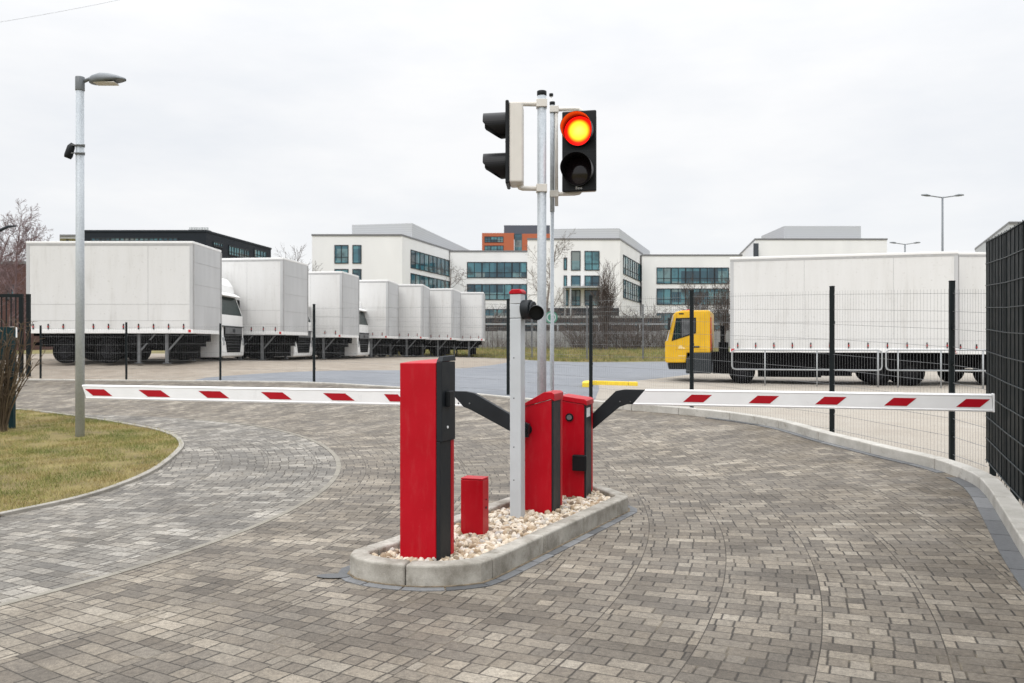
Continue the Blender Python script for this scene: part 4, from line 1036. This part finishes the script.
# ------------------------------------------------------------------ left edge: gate, teal fence end, scrub
gx0, gy0 = XV(28.5, 23.3), 23.3; gz = H(gx0, gy0)
t = thing('metal_gate', (gx0, gy0, gz), 'dark metal gate with square posts at the left edge before the lorries', 'gate')
tp = ZV(294, 23.3) - gz
for x in (0, -.20):
    mb = MB(); mb.bx(x-.045,x+.045,-.045,.045,-.05,tp); mb.build('gate_post', M['postdark'], t, .004)
mb = MB(); mb.bx(-2.2,-.246,-.04,.04,tp-.09,tp); mb.bx(-2.2,-.246,-.03,.03,.12,.2); mb.bx(-2.2,-.246,-.03,.03,1.2,1.26)
for k in range(15): mb.bx(-2.18+k*.13,-2.155+k*.13,-.0125,.0125,.2,tp-.09)
mb.build('gate_leaf', M['postdark'], t)
mb = MB(); mb.bx(-.52,-.28,-.05,-.045,1.05,1.35); mb.build('notice', M['whitemark'], t)
tx0, ty0 = XV(12, 14.0), 14.0; tz = H(tx0, ty0)
t = thing('teal_fence', (tx0, ty0, tz), 'teal metal fence end post with solid panel at the far left', 'fence')
tp = ZV(327, 14.0) - tz
mb = MB(); mb.bx(-.04,.04,-.04,.04,-.05,tp); mb.build('post', M['teal'], t, .004)
mb = MB(); mb.bx(-1.6,-.0405,-.02,.02,tp-.55,tp-.0); mb.build('panel', M['teal'], t, .004)
mb = MB(); wire_panel(mb, (-1.6,0,0),(-.04,0,0),0,0,tp-.56,tp-.56); mb.build('mesh_panel', M['wire'], t)
def bush(name, loc, label, w, h, n, mat, seed, lean=.5, wan=.22, sub=.3):
    rr = random.Random(seed); t = thing(name, loc, label, 'bush'); mb = MB(); mb2 = MB()
    for i in range(n):
        a = rr.uniform(0, 6.28); q = rr.random()**.6*w; p = Vector((q*math.cos(a)*.5, q*math.sin(a)*.5, 0)); d = Vector((math.cos(a)*lean*rr.random(), math.sin(a)*lean*rr.random(), 1)).normalized()
        L = h*rr.uniform(.4, 1.05); pts = [p.copy()]
        for k in range(5):
            d = (d + Vector((rr.gauss(0,wan), rr.gauss(0,wan), rr.gauss(0,.12)))).normalized(); p = p + d*L/5; pts.append(p.copy())
            if k >= 1:
                for _ in range(2):
                    dd = (d + Vector((rr.gauss(0,.8), rr.gauss(0,.8), rr.gauss(0,.5)))).normalized(); l2 = L*rr.uniform(.1,sub)
                    mb2.tube([p, p+dd*l2*.5, p+dd*l2+Vector((0,0,-.03))], [.004*h,.0028*h,.0015*h], 3, caps=False)
        mb.tube(pts, [.008*h*(1-.13*k) for k in range(6)], 4, caps=False)
    mb.add(mb2.v, mb2.f); mb.build('branches', mat, t); return t
bush('dry_shrub', (XV(0, 13.6), 13.6, H(XV(0, 13.6), 13.6)), 'bare brown shrub before the teal fence at the left edge', .20, 1.70, 90, M['scrub'], 3, .02, .09, .13)

# ------------------------------------------------------------------ trees
def tree(name, x, y, h, label, seed, mat, spread=.7, up=.25, levels=3, kids=(13, 8, 6), r0=None, start=.2, group=None, tw=.010, cat='tree', droop=0., z=None, vase=0):
    rr = random.Random(seed); t = thing(name, (x, y, H(x, y)-.05 if z is None else z), label, cat, 0, group)
    tr = MB(); cr = MB(); r0 = r0 or h*.016
    def branch(p, d, L, r, lev):
        n = (7, 5, 4, 3)[lev]; pts = [p.copy()]; rs = [r]; dirs = [d.copy()]
        for i in range(n):
            g_ = up if lev else .05
            d = (d + Vector((rr.gauss(0, .13), rr.gauss(0, .13), rr.gauss(0, .08) + g_*.25 - droop*lev*.12))).normalized()
            p = p + d*L/n; pts.append(p.copy()); rs.append(max(tw*.5, r*(1-.82*(i+1)/n))); dirs.append(d.copy())
        (tr if lev == 0 else cr).tube(pts, rs, 7 if lev == 0 else (5 if lev == 1 else 3), caps=False)
        if lev >= levels: return
        for k in range(kids[lev]):
            f = (start if lev == 0 else .15) + (1-(start if lev == 0 else .15))*(k+rr.random())/kids[lev]; f = min(f, .99)
            q = f*n; i = min(int(q), n-1); pp = pts[i].lerp(pts[i+1], q-i); dd = dirs[i]
            a = rr.uniform(0, 6.283); o = dd.orthogonal().normalized(); o = Matrix.Rotation(a, 3, dd) @ o
            nd = (dd*(1-spread*.55) + o*spread).normalized()
            ll = L*(.52 if lev == 0 else .48)*(1.15-.75*f)*rr.uniform(.75, 1.2)
            branch(pp, nd, ll, max(tw, rs[i]*.55*(1-.25*f)), lev+1)
    if vase:
        hb = h*.22; tr.tube([(0,0,0),(.02,0,hb*.5),(0,0,hb),(0,0,hb*1.5)], [r0*1.2,r0,r0*.95,r0*.6], 8, caps=False)
        for k in range(vase):
            a = 6.283*(k+rr.random())/vase; q = rr.uniform(.06, .50)
            branch(Vector((0, 0, hb*rr.uniform(.6, 1.4))), Vector((math.cos(a)*q, math.sin(a)*q, 1)).normalized(), h*.78*rr.uniform(.62, 1.02)*(1-.25*q), r0*rr.uniform(.35, .6), 1)
    else: branch(Vector((0, 0, 0)), Vector((rr.gauss(0,.02), rr.gauss(0,.02), 1)).normalized(), h, r0, 0)
    tr.build('trunk', mat, t); cr.build('crown', mat, t); return t
TG = 'bare winter trees along the grey wall'
tree('bare_tree', XV(606, 60), 60, 6.0, 'bare brown tree with upright twigs before the white building', 6, M['bark'], .5, .7, kids=(0, 10, 6), group=TG, tw=.0095, r0=.11, vase=22)
tree('bare_tree', XV(541, 72), 72, 9.2, 'pale bare tree seen behind the traffic light pole', 8, M['palebark'], .75, .3, kids=(16, 8, 6), group=TG, tw=.013)
tree('bare_tree', XV(455, 78), 78, 7.6, 'spreading bare tree rising behind the farthest trailers', 12, M['bark'], .95, .15, kids=(14, 8, 6), group=TG, tw=.012)
tree('bare_tree', XV(296, 62), 62, 7.6, 'bare tree rising behind the second white trailer', 21, M['bark'], .6, .4, kids=(0, 11, 6), group=TG, tw=.010, vase=16)
tree('bare_tree', XV(696, 66), 66, 5.6, 'bare tree right of the yellow cab before the glazed building', 31, M['bark'], .6, .4, kids=(0, 11, 6), group=TG, tw=.011, vase=14)
tree('bare_tree', XV(724, 60), 60, 5.2, 'bare tree at the edge of the long white box', 33, M['bark'], .6, .4, kids=(0, 11, 6), group=TG, tw=.012, vase=16)
tree('bare_tree', XV(398, 70), 70, 5.5, 'small bare tree before the left white office building', 37, M['palebark'], .8, .3, kids=(9, 7, 5), group=TG, tw=.010)
tree('birch_tree', XV(10, 38), 38, 5.7, 'bare reddish birch behind the gate at the left edge', 44, M['birch'], .62, .35, kids=(26, 11, 8), tw=.009, start=.12, droop=.25)
tree('birch_tree', XV(-12, 41), 41, 6.2, 'second bare reddish birch cut off by the left edge', 47, M['birch'], .62, .35, kids=(22, 11, 8), tw=.009, start=.12, droop=.25)
for i, (px, d, w, h, lb) in enumerate([(628, 61.2, 3.0, 2.7, 'brown thicket right of the upright bare tree'), (590, 61.0, 2.6, 2.6, 'brown thicket at the foot of the upright bare tree'), (665, 61.2, 2.6, 2.0, 'low brown thicket left of the yellow cab'),
                                   (500, 60.6, 3.2, 1.3, 'low brown hedge right of the farthest trailer'), (545, 60.8, 3.2, 1.1, 'low brown hedge behind the traffic light pole'), (572, 67, 3.4, 3.6, 'tall brown thicket left of the upright bare tree, behind the grey wall'), (642, 67, 3.2, 3.3, 'tall brown thicket behind the grey wall, left of the yellow cab'), (492, 68, 3.2, 3.2, 'tall brown thicket behind the grey wall, beside the farthest trailer'), (712, 67, 3.2, 3.6, 'tall brown thicket behind the yellow cab')]):
    bush('brown_thicket', (XV(px, d), d, H(XV(px, d), d)-.05), lb, w, h, 110, M['bark'], 60+i, .8)['group'] = 'brown thickets before the grey wall'

# ------------------------------------------------------------------ far wall, far fence, buildings
t = thing('board_wall', (0, 63, 1.1), 'grey wall of upright boards beyond the grass bank', 'wall')
mb = MB()
for k in range(120):
    x = -18 + k*.36; mb.bx(x, x+.33, random.uniform(-.02, .02), .10, -.2, ZV(331, 63)-1.1+random.uniform(-.03, .03))
mb.build('boards', M['concrete_wall'], t)
mb = MB(); zz = ZV(324, 63)-1.1
mb.bx(-18, 25.2, .12, .18, zz-.05, zz+.05)
for k in range(15): mb.bx(-18+k*3.05, -17.9+k*3.05, .12, .2, 0, zz-.05)
mb.build('top_rail', M['rail'], t)
t = thing('far_mesh_fence', (0, 51.5, 0), 'tall grey mesh fence at the foot of the grass bank', 'fence')
fpx = [470, 532, 587, 643, 700, 757]
fpp = [(XV(p, 51.5), 0, H(XV(p, 51.5), 51.5)) for p in fpx]; hF = 3.35
for i, (x, y, z) in enumerate(fpp):
    mb = MB(); mb.bx(x-.045, x+.045, -.04, .04, z-.05, z+hF); mb.build('post', M['legsteel'], t)
for a, b_ in zip(fpp, fpp[1:]):
    mb = MB(); wire_panel(mb, a, b_, a[2], b_[2], hF, hF, .12, .006, .012, .5, False); mb.build('mesh_panel', M['legsteel'], t)

def face_windows(t, O, u, wins, nrm, mull=None):
    """windows on a face: O origin (Vector, at z 0), u unit vector along the face; wins: (u0,u1,z0,z1,n panes)"""
    for (u0, u1, z0, z1, n) in wins:
        mb = MB(); fw = .12
        def bar(a0, a1, b0, b1, p0=-.02, p1=.10, m=0):
            c = O + u*((a0+a1)/2) + nrm*((p0+p1)/2); mb.obox((c.x, c.y, (b0+b1)/2), u*((a1-a0)/2), nrm*((p1-p0)/2), (0, 0, (b1-b0)/2), m)
        bar(u0, u1, z1-fw, z1); bar(u0, u1, z0, z0+fw); bar(u0, u0+fw, z0+fw, z1-fw); bar(u1-fw, u1, z0+fw, z1-fw)
        for k in range(1, n):
            x = u0+(u1-u0)*k/n; q = fw*(.9 if k % 2 == 0 else .45); bar(x-q, x+q, z0+fw, z1-fw)
        if n > 1: bar(u0+fw, u1-fw, z0+(z1-z0)*.34-.04, z0+(z1-z0)*.34+.04, -.02, .07)
        w = mb.build('window', M['frame'], t)
        mb = MB(); bar(u0+fw, u1-fw, z0+fw, z1-fw, -.02, .03); mb.build('pane', M['glass'], w)
def building(name, label, foot, z1, wall, base_z=.6, parapet=M['roofedge'], cat='building', par_h=.28):
    t = thing(name, (0, 0, 0), label, cat)
    mb = MB(); mb.foot(foot, base_z, z1); w = mb.build('wall', wall, t)
    if parapet:
        mb = MB(); c = Vector((sum(p[0] for p in foot)/len(foot), sum(p[1] for p in foot)/len(foot)))
        big = [tuple(Vector(p) + (Vector(p)-c).normalized()*.12) for p in foot]
        mb.foot(big, z1+.002, z1+par_h); mb.build('roof', parapet, t)
    return t
def quad(p0, p1, p2, depth):  # front-left, corner, back-right; returns CCW footprint
    p0, p1, p2 = Vector(p0), Vector(p1), Vector(p2); return [tuple(p0), tuple(p1), tuple(p2), tuple(p0+(p2-p1))]
def fwin(d0, pxs, pys, n, O, u):   # photo rectangle on a face parallel to the picture at distance d0
    x0, x1 = XV(pxs[0], d0), XV(pxs[1], d0); return (x0-O.x, x1-O.x, ZV(pys[1], d0), ZV(pys[0], d0), n)
def side_t(px, O, u):              # distance along a receding face for a photo column
    k = (px-512)/F; return (k*O.y-O.x)/(u.x-k*u.y)
ux = Vector((1, 0, 0)); ny_ = Vector((0, -1, 0))
# block 1
p0, p1, p2 = (XV(312,130),130), (XV(402,130),130), (XV(453,152),152)
b1 = building('office_building', 'left white office block with grey rooftop storey and corner window bands', quad(p0, p1, p2, 0), ZV(236, 130), M['bwhite'])
O = Vector((p0[0], 130, 0)); W1 = [fwin(130,(334.5,348.5),(245,263.5),2,O,ux), fwin(130,(352.5,361.5),(245,263.5),1,O,ux), fwin(130,(334.5,348.5),(269,288),2,O,ux), fwin(130,(352.5,361.5),(269,288),1,O,ux)]
face_windows(b1, O, ux, W1, ny_)
O = Vector((p1[0], p1[1], 0)); u = (Vector((*p2, 0))-O).normalized(); nr = Vector((u.y, -u.x, 0))
ta, tb = side_t(410.5, O, u), side_t(452.2, O, u)
d1 = O.y+u.y*ta
zA = [(ZV(249.5, d1), ZV(268, d1)), (ZV(273, d1), ZV(292, d1)), (ZV(297, d1), ZV(316, d1))]
face_windows(b1, O, u, [(ta, tb, z0, z1, 10) for z1, z0 in zA], nr)
mb = MB(); q0, q1, q2 = (XV(352,136),136), (XV(412,134),134), (XV(470,172),172)
mb.foot(quad(q0, q1, q2, 0), ZV(236, 130)+.282, ZV(224, 135)); mb.build('rooftop_storey', M['cladding'], b1)
# block 2
p0, p1 = (XV(450,150),150), (XV(530,150),150)
b2_ = building('office_building', 'recessed white office block with two long window bands, centre', [p0, p1, (p1[0],170), (p0[0],170)], ZV(252, 150), M['bwhite'])
O = Vector((p0[0], 150, 0))
face_windows(b2_, O, ux, [fwin(150,(467,527),(262,278),8,O,ux), fwin(150,(467,527),(284,300),8,O,ux), fwin(150,(467,527),(309,326),8,O,ux)], ny_)
# block 3
p0, p1, p2 = (XV(527.5,130),130), (XV(620,130),130), (XV(642.5,151),151)
b3_ = building('office_building', 'tall white office block right of the traffic light poles', quad(p0, p1, p2, 0), ZV(240, 130), M['bwhite'])
O = Vector((p0[0], 130, 0)); ws = []
for rows in ((251,270.5),(275.5,287)): ws += [fwin(130,(571,580.5),rows,1,O,ux), fwin(130,(584.5,599.5),rows,2,O,ux)]
ws += [fwin(130,(563.6,567),(257.5,270),1,O,ux), fwin(130,(563.6,567),(275.5,287),1,O,ux), fwin(130,(571,580.5),(290,306),2,O,ux), fwin(130,(584.5,599.5),(290,306),2,O,ux), fwin(130,(563.6,568.5),(290,306),1,O,ux)]
face_windows(b3_, O, ux, ws, ny_)
mb = MB(); z = ZV(288, 130); mb.bx(XV(563,130), XV(600,130), 127.4, 129.99, z-.12, z+.12); 
for px in (564, 569.5, 600): mb.bx(XV(px,130)-.1, XV(px,130)+.1, 127.5, 127.7, 1.0, z-.12)
mb.build('canopy', M['rail'], b3_)
mb = MB(); mb.bx(XV(540,130), XV(619,130), 129.90, 129.995, .7, ZV(308, 130)); mb.build('ground_floor_glazing', M['frame'], b3_)
O = Vector((p1[0], p1[1], 0)); u = (Vector((*p2, 0))-O).normalized(); nr = Vector((u.y, -u.x, 0))
ta, tb = side_t(623, O, u), side_t(640.5, O, u); d1 = O.y+u.y*ta
face_windows(b3_, O, u, [(ta, tb, ZV(274, d1), ZV(254.5, d1), 8), (ta, tb, ZV(298, d1), ZV(279, d1), 8)], nr)
mb = MB(); q0, q1, q2 = (XV(553,132),132), (XV(619,131.2),131.2), (XV(650,163),163)
mb.foot(quad(q0, q1, q2, 0), ZV(240, 130)+.282, ZV(229, 132)); mb.build('rooftop_storey', M['cladding'], b3_)
# block 4
p0, p1 = (XV(642,148),148), (XV(742,148),148)
b4 = building('office_building', 'white office block with teal window bands above the yellow cab', [p0, p1, (p1[0],166), (p0[0],166)], ZV(256, 148), M['bwhite'])
O = Vector((p0[0], 148, 0))
face_windows(b4, O, ux, [fwin(148,(656.5,729),(267.5,284),10,O,ux), fwin(148,(656.5,729),(288.5,305),10,O,ux), fwin(148,(656.5,729),(313,330),10,O,ux)], ny_)
# block 5
p0, p1 = (XV(755,150),150), (XV(887,150),150)
b5 = building('office_building', 'white office block with flat grey roof box above the long white box', [p0, p1, (p1[0],175), (p0[0]+4,175)], ZV(240, 150), M['bwhite'])
mb = MB(); mb.bx(XV(784,154), XV(861,154), 154, 168, ZV(240,150)+.282, ZV(226,154)); mb.build('rooftop_storey', M['cladding'], b5)
mb = MB(); mb.cyl((XV(756,148.5),148.5,10),(XV(756,148.5),148.5,ZV(243.5,148.5)),.45,12); mb.build('chimney', M['frame'], b5)
# grey building far right
p0, p1 = (XV(1009,100),100), (XV(1090,100),100)
b6 = building('hall_building', 'grey metal hall rising behind the dark fence', [(XV(1009,100),100), (XV(1090,100),100), (XV(1090,100)+8,130), (XV(975,127),127)], ZV(224, 100), M['cladding'])
# black building
p0, p1, p2 = (XV(77,110),110), (XV(206,110),110), (XV(271,130),130)
b7 = building('dark_building', 'long black flat-roofed building behind the leftmost trailer', quad(p0, p1, p2, 0), ZV(232, 110), M['darkfacade'], parapet=M['darkfacade'], par_h=.25)
O = Vector((p0[0], 110, 0)); face_windows(b7, O, ux, [fwin(110,(91,178),(237.5,242.5),18,O,ux), fwin(110,(91,178),(252,258),18,O,ux)], ny_)
O = Vector((p1[0], p1[1], 0)); u = (Vector((*p2, 0))-O).normalized(); nr = Vector((u.y, -u.x, 0))
ws = []
for (a, c, y0, y1, n) in ((213,222.5,241,246,4),(228.5,249,245,255,8),(254,266,248.5,257,4)):
    ta, tb = side_t(a, O, u), side_t(c, O, u); dd = O.y+u.y*ta; ws.append((ta, tb, ZV(y1, dd), ZV(y0, dd), n))
face_windows(b7, O, u, ws, nr)
mb = MB()
for k in range(7): mb.cyl((XV(191+k*2.6,114),114,ZV(232,110)+.2),(XV(191+k*2.6,114),114,ZV(227.5,114)),.25,10)
mb.bx(XV(189,114),XV(209,114),113.6,115,ZV(232,110)+.252,ZV(230,114)); mb.build('rooftop_plant', M['chimney'], b7)
b8 = building('canopy_roof', 'small flat canopy roof left of the black building', [(XV(60,90),90),(XV(75.5,90),90),(XV(75.5,95),95),(XV(60,95),95)], ZV(236.5, 90), M['cladding'], base_z=ZV(238.5, 90), par_h=.2)
mb = MB()
for px in (62, 76): mb.bx(XV(px,90)-.1, XV(px,90)+.1, 91, 91.2, .8, ZV(238.6,90)); 
mb.build('column', M['frame'], b8)
# orange building
b9 = building('orange_building', 'orange clad building with dark tower far behind the white offices', [(XV(482,220),220),(XV(514,220),220),(XV(514,220),240),(XV(482,220),240)], ZV(233, 220), M['orange'], parapet=None)
O = Vector((XV(482,220), 220, 0)); face_windows(b9, O, ux, [fwin(220,(484.5,503.5),(236.5,242.5),6,O,ux), fwin(220,(484.5,503.5),(245.5,251.5),6,O,ux)], ny_)
mb = MB(); mb.bx(XV(504,224),XV(550,224),224.5,236,ZV(233.8,224),ZV(225,224)); mb.build('tower', M['bluegrey'], b9)
mb = MB(); mb.bx(XV(522,222),XV(560,222),221.5,236,5,ZV(234,222)); mb.build('wing', M['orange'], b9)
mb = MB(); mb.bx(XV(514.5,222),XV(521.8,222),221.7,236,5,ZV(234.5,222)); mb.build('stair_glazing', M['glass'], b9)
# brick building at the left edge
b10 = building('brick_building', 'red brown brick building behind the birches at the left edge', [(XV(-60,62),62),(XV(27,62),62),(XV(27,62),72),(XV(-60,62),72)], ZV(264, 62), M['brick'], par_h=.2)
O = Vector((XV(-60,62), 62, 0)); face_windows(b10, O, ux, [fwin(62,(6,16),(285,300),2,O,ux), fwin(62,(-25,-12),(285,300),2,O,ux)], ny_)
# low dark pavilion behind the wall
b11 = building('low_building', 'low dark building behind the grey wall and thickets', [(XV(440,95),95),(XV(660,95),95),(XV(660,95),101),(XV(440,95),101)], ZV(318, 95), M['frame'], base_z=.8, parapet=M['chimney'], par_h=.25)
O = Vector((XV(440,95), 95, 0)); face_windows(b11, O, ux, [fwin(95,(448+i*26,470+i*26),(321.5,327),2,O,ux) for i in range(8)], ny_)

# ------------------------------------------------------------------ far street lamps, overhead wire
def twin_lamp(px, pytop, d, arm, label):
    x = XV(px, d); z0 = H(x, d); t = thing('street_lamp', (x, d, z0), label, 'street lamp', 0, 'twin arm street lamps')
    h = ZV(pytop, d) - z0; mb = MB(); mb.tube([(0,0,0),(0,0,h)], [.11,.075], 12); mb.build('pole', M['lamphead'], t)
    for s in (-1, 1):
        mb = MB(); mb.tube([(0,0,h-.05),(s*arm*.45,0,h+.06),(s*arm*.6,0,h+.10)], .045, 8); mb.build('arm', M['lamphead'], t)
        mb = MB(); mb.tube([(s*arm*.58,0,h+.10),(s*arm*.75,0,h+.15),(s*arm,0,h+.17)], [.06,.11,.05], 8); mb.build('lamp_head', M['lamphead'], t)
twin_lamp(942.5, 197, 70, 1.75, 'tall twin-arm street lamp rising above the long white box')
twin_lamp(905, 244, 95, 1.7, 'short-looking twin-arm street lamp behind the white box lorry')
lx2, ly2 = XV(-5, 33), 33; lz2 = H(lx2, ly2)
t = thing('street_lamp', (lx2, ly2, lz2), 'dark street lamp whose arm enters at the left edge', 'street lamp')
h2 = ZV(231, 33)-lz2; mb = MB(); mb.tube([(0,0,0),(0,0,h2)], [.09,.06], 12); mb.build('pole', M['frame'], t)
mb = MB(); mb.tube([(0,0,h2-.05),(.25,0,h2+.05),(.5,0,h2+.17),(.82,0,h2+.2)], [.06,.06,.055,.03], 8); mb.build('lamp_head', M['frame'], t)
mb = MB(); a = V(-30, 27, 70); b_ = V(160, -9, 90); pts = [a.lerp(b_, k/16) + Vector((0, 0, -.15*math.sin(math.pi*k/16))) for k in range(17)]
mb.tube(pts, .018, 5); tag(mb.build('overhead_wire', M['wirepale']), 'thin overhead wire crossing the sky at the upper left', 'wire')
# its two masts stand outside the picture

# ------------------------------------------------------------------ grass blades on the verge and the bank
def grass(name, pts, hmin, hmax, w, mat, zoff):
    n = len(pts); P = np.asarray(pts); z = HH(P[:, 0], P[:, 1]) + zoff
    a = RS.uniform(0, 6.283, n); h = RS.uniform(hmin, hmax, n); ww = w*RS.uniform(.7, 1.3, n)
    lean = h*RS.uniform(.2, 1.2, n); la = RS.uniform(0, 6.283, n)
    v = np.zeros((n, 3, 3))
    v[:, 0] = np.stack([P[:, 0]-np.cos(a)*ww, P[:, 1]-np.sin(a)*ww, z], -1)
    v[:, 1] = np.stack([P[:, 0]+np.cos(a)*ww, P[:, 1]+np.sin(a)*ww, z], -1)
    v[:, 2] = np.stack([P[:, 0]+np.cos(la)*lean, P[:, 1]+np.sin(la)*lean, z+h], -1)
    o = np_mesh(name, v.reshape(-1, 3), np.arange(n*3).reshape(-1, 3), mat); tag(o, kind='stuff'); return o
vpoly = [(p.x-.03, p.y) for p in grass_p] + [(-18, 4.6)]
def scatter(n, x0, x1, y0, y1, poly=None):
    x = RS.uniform(x0, x1, n); y = RS.uniform(y0, y1, n)
    if poly is not None:
        ins = np.zeros(n, bool); j = len(poly)-1
        for i in range(len(poly)):
            xi, yi = poly[i]; xj, yj = poly[j]
            if yi != yj: ins ^= ((yi > y) != (yj > y)) & (x < (xj-xi)*(y-yi)/(yj-yi)+xi)
            j = i
        x, y = x[ins], y[ins]
    vis = np.abs(x)/np.maximum(y, .1) < 1.35
    return np.stack([x[vis], y[vis]], -1)
gp = scatter(640000, -14.5, -3.9, 4.7, 17.6, vpoly)
keep = np.array([True]*len(gp))
clump = np.sin(gp[:, 0]*5.1+np.sin(gp[:, 1]*3.3)*1.5)*np.sin(gp[:, 1]*4.7+np.cos(gp[:, 0]*2.9)*1.7)
keep = RS.uniform(-1.25, 1., len(gp)) < clump + .6*np.sin(gp[:, 0]*1.3+1.)*np.sin(gp[:, 1]*1.1)
g = grass('verge_grass', gp[keep], .015, .055, .0026, M['blades'], .01); g['label'] = 'short yellowed winter grass on the verge'
gp = scatter(80000, -14, 26, 50.2, 62)
g = grass('bank_grass', gp, .06, .22, .014, M['blades'], -.03); g['label'] = 'rough winter grass on the far bank'

# ------------------------------------------------------------------ camera, light, sky
cam = bpy.data.cameras.new('camera'); co = bpy.data.objects.new('camera', cam); COL.objects.link(co)
co.location = (0, 0, CAMZ); co.rotation_euler = (math.radians(90), 0, 0)
cam.sensor_width = 36; cam.lens = F/1024*36; cam.shift_y = (HZ-341.5)/1024; cam.clip_start = .05; cam.clip_end = 6000
cam.dof.use_dof = True; cam.dof.focus_distance = 7.2; cam.dof.aperture_fstop = 4.5
sc.camera = co
EL = math.radians(42); AZ = math.atan2(-.5, -1.)
sd = Vector((math.sin(AZ)*math.cos(EL), math.cos(AZ)*math.cos(EL), math.sin(EL)))
sl = bpy.data.lights.new('sun', 'SUN'); sl.energy = .9; sl.angle = math.radians(25); sl.color = (1, .97, .93)
so = bpy.data.objects.new('sun', sl); COL.objects.link(so); so.rotation_euler = (-sd).to_track_quat('-Z', 'Y').to_euler()
so.location = (0, 0, 30)
w = bpy.data.worlds.new('World'); sc.world = w; w.use_nodes = True; nt = w.node_tree
bg = nt.nodes['Background']; bg.inputs[1].default_value = .1
def wn(t_, **k):
    n_ = nt.nodes.new(t_)
    for a_, v_ in k.items(): setattr(n_, a_, v_)
    return n_
sky = wn('ShaderNodeTexSky'); sky.sky_type = 'NISHITA'; sky.sun_disc = False; sky.sun_elevation = EL; sky.sun_rotation = AZ
tc = wn('ShaderNodeTexCoord'); sep = wn('ShaderNodeSeparateXYZ'); nt.links.new(tc.outputs['Generated'], sep.inputs[0])
def wm(op, a_, b_=None):
    n_ = wn('ShaderNodeMath', operation=op)
    for i_, q_ in enumerate((a_, b_)):
        if q_ is None: continue
        if isinstance(q_, bpy.types.NodeSocket): nt.links.new(q_, n_.inputs[i_])
        else: n_.inputs[i_].default_value = q_
    return n_.outputs[0]
zup = wm('MAXIMUM', sep.outputs[2], 0.)
# overcast: three times brighter at the zenith than at the horizon
lum = wm('MULTIPLY', wm('ADD', wm('MULTIPLY', wm('POWER', zup, 3.5), 3.6), 1.0), 9.55)
vm = wn('ShaderNodeVectorMath', operation='MULTIPLY'); nt.links.new(tc.outputs['Generated'], vm.inputs[0]); vm.inputs[1].default_value = (1, 1, 3.2)
cn = wn('ShaderNodeTexNoise'); nt.links.new(vm.outputs[0], cn.inputs['Vector']); cn.inputs['Scale'].default_value = 2.3; cn.inputs['Detail'].default_value = 6; cn.inputs['Roughness'].default_value = .55
cr = wn('ShaderNodeValToRGB'); nt.links.new(cn.outputs['Fac'], cr.inputs[0])
cr.color_ramp.elements[0].position = .34; cr.color_ramp.elements[0].color = (.885, .912, .955, 1)
cr.color_ramp.elements[1].position = .62; cr.color_ramp.elements[1].color = (1.04, 1.04, 1.045, 1)
sc_ = wn('ShaderNodeVectorMath', operation='SCALE'); nt.links.new(cr.outputs[0], sc_.inputs[0]); nt.links.new(lum, sc_.inputs['Scale'])
mx = wn('ShaderNodeMix', data_type='RGBA'); mx.inputs[0].default_value = .06
nt.links.new(sc_.outputs[0], mx.inputs[6]); nt.links.new(sky.outputs[0], mx.inputs[7]); nt.links.new(mx.outputs[2], bg.inputs[0])
vs_ = sc.view_settings; vs_.view_transform = 'Standard'; vs_.look = 'None'; vs_.exposure = 0; vs_.gamma = 1; vs_.use_curve_mapping = False
sc.render.engine = 'CYCLES'; sc.cycles.use_denoising = True
sc.cycles.max_bounces = 6; sc.cycles.diffuse_bounces = 3; sc.cycles.glossy_bounces = 3
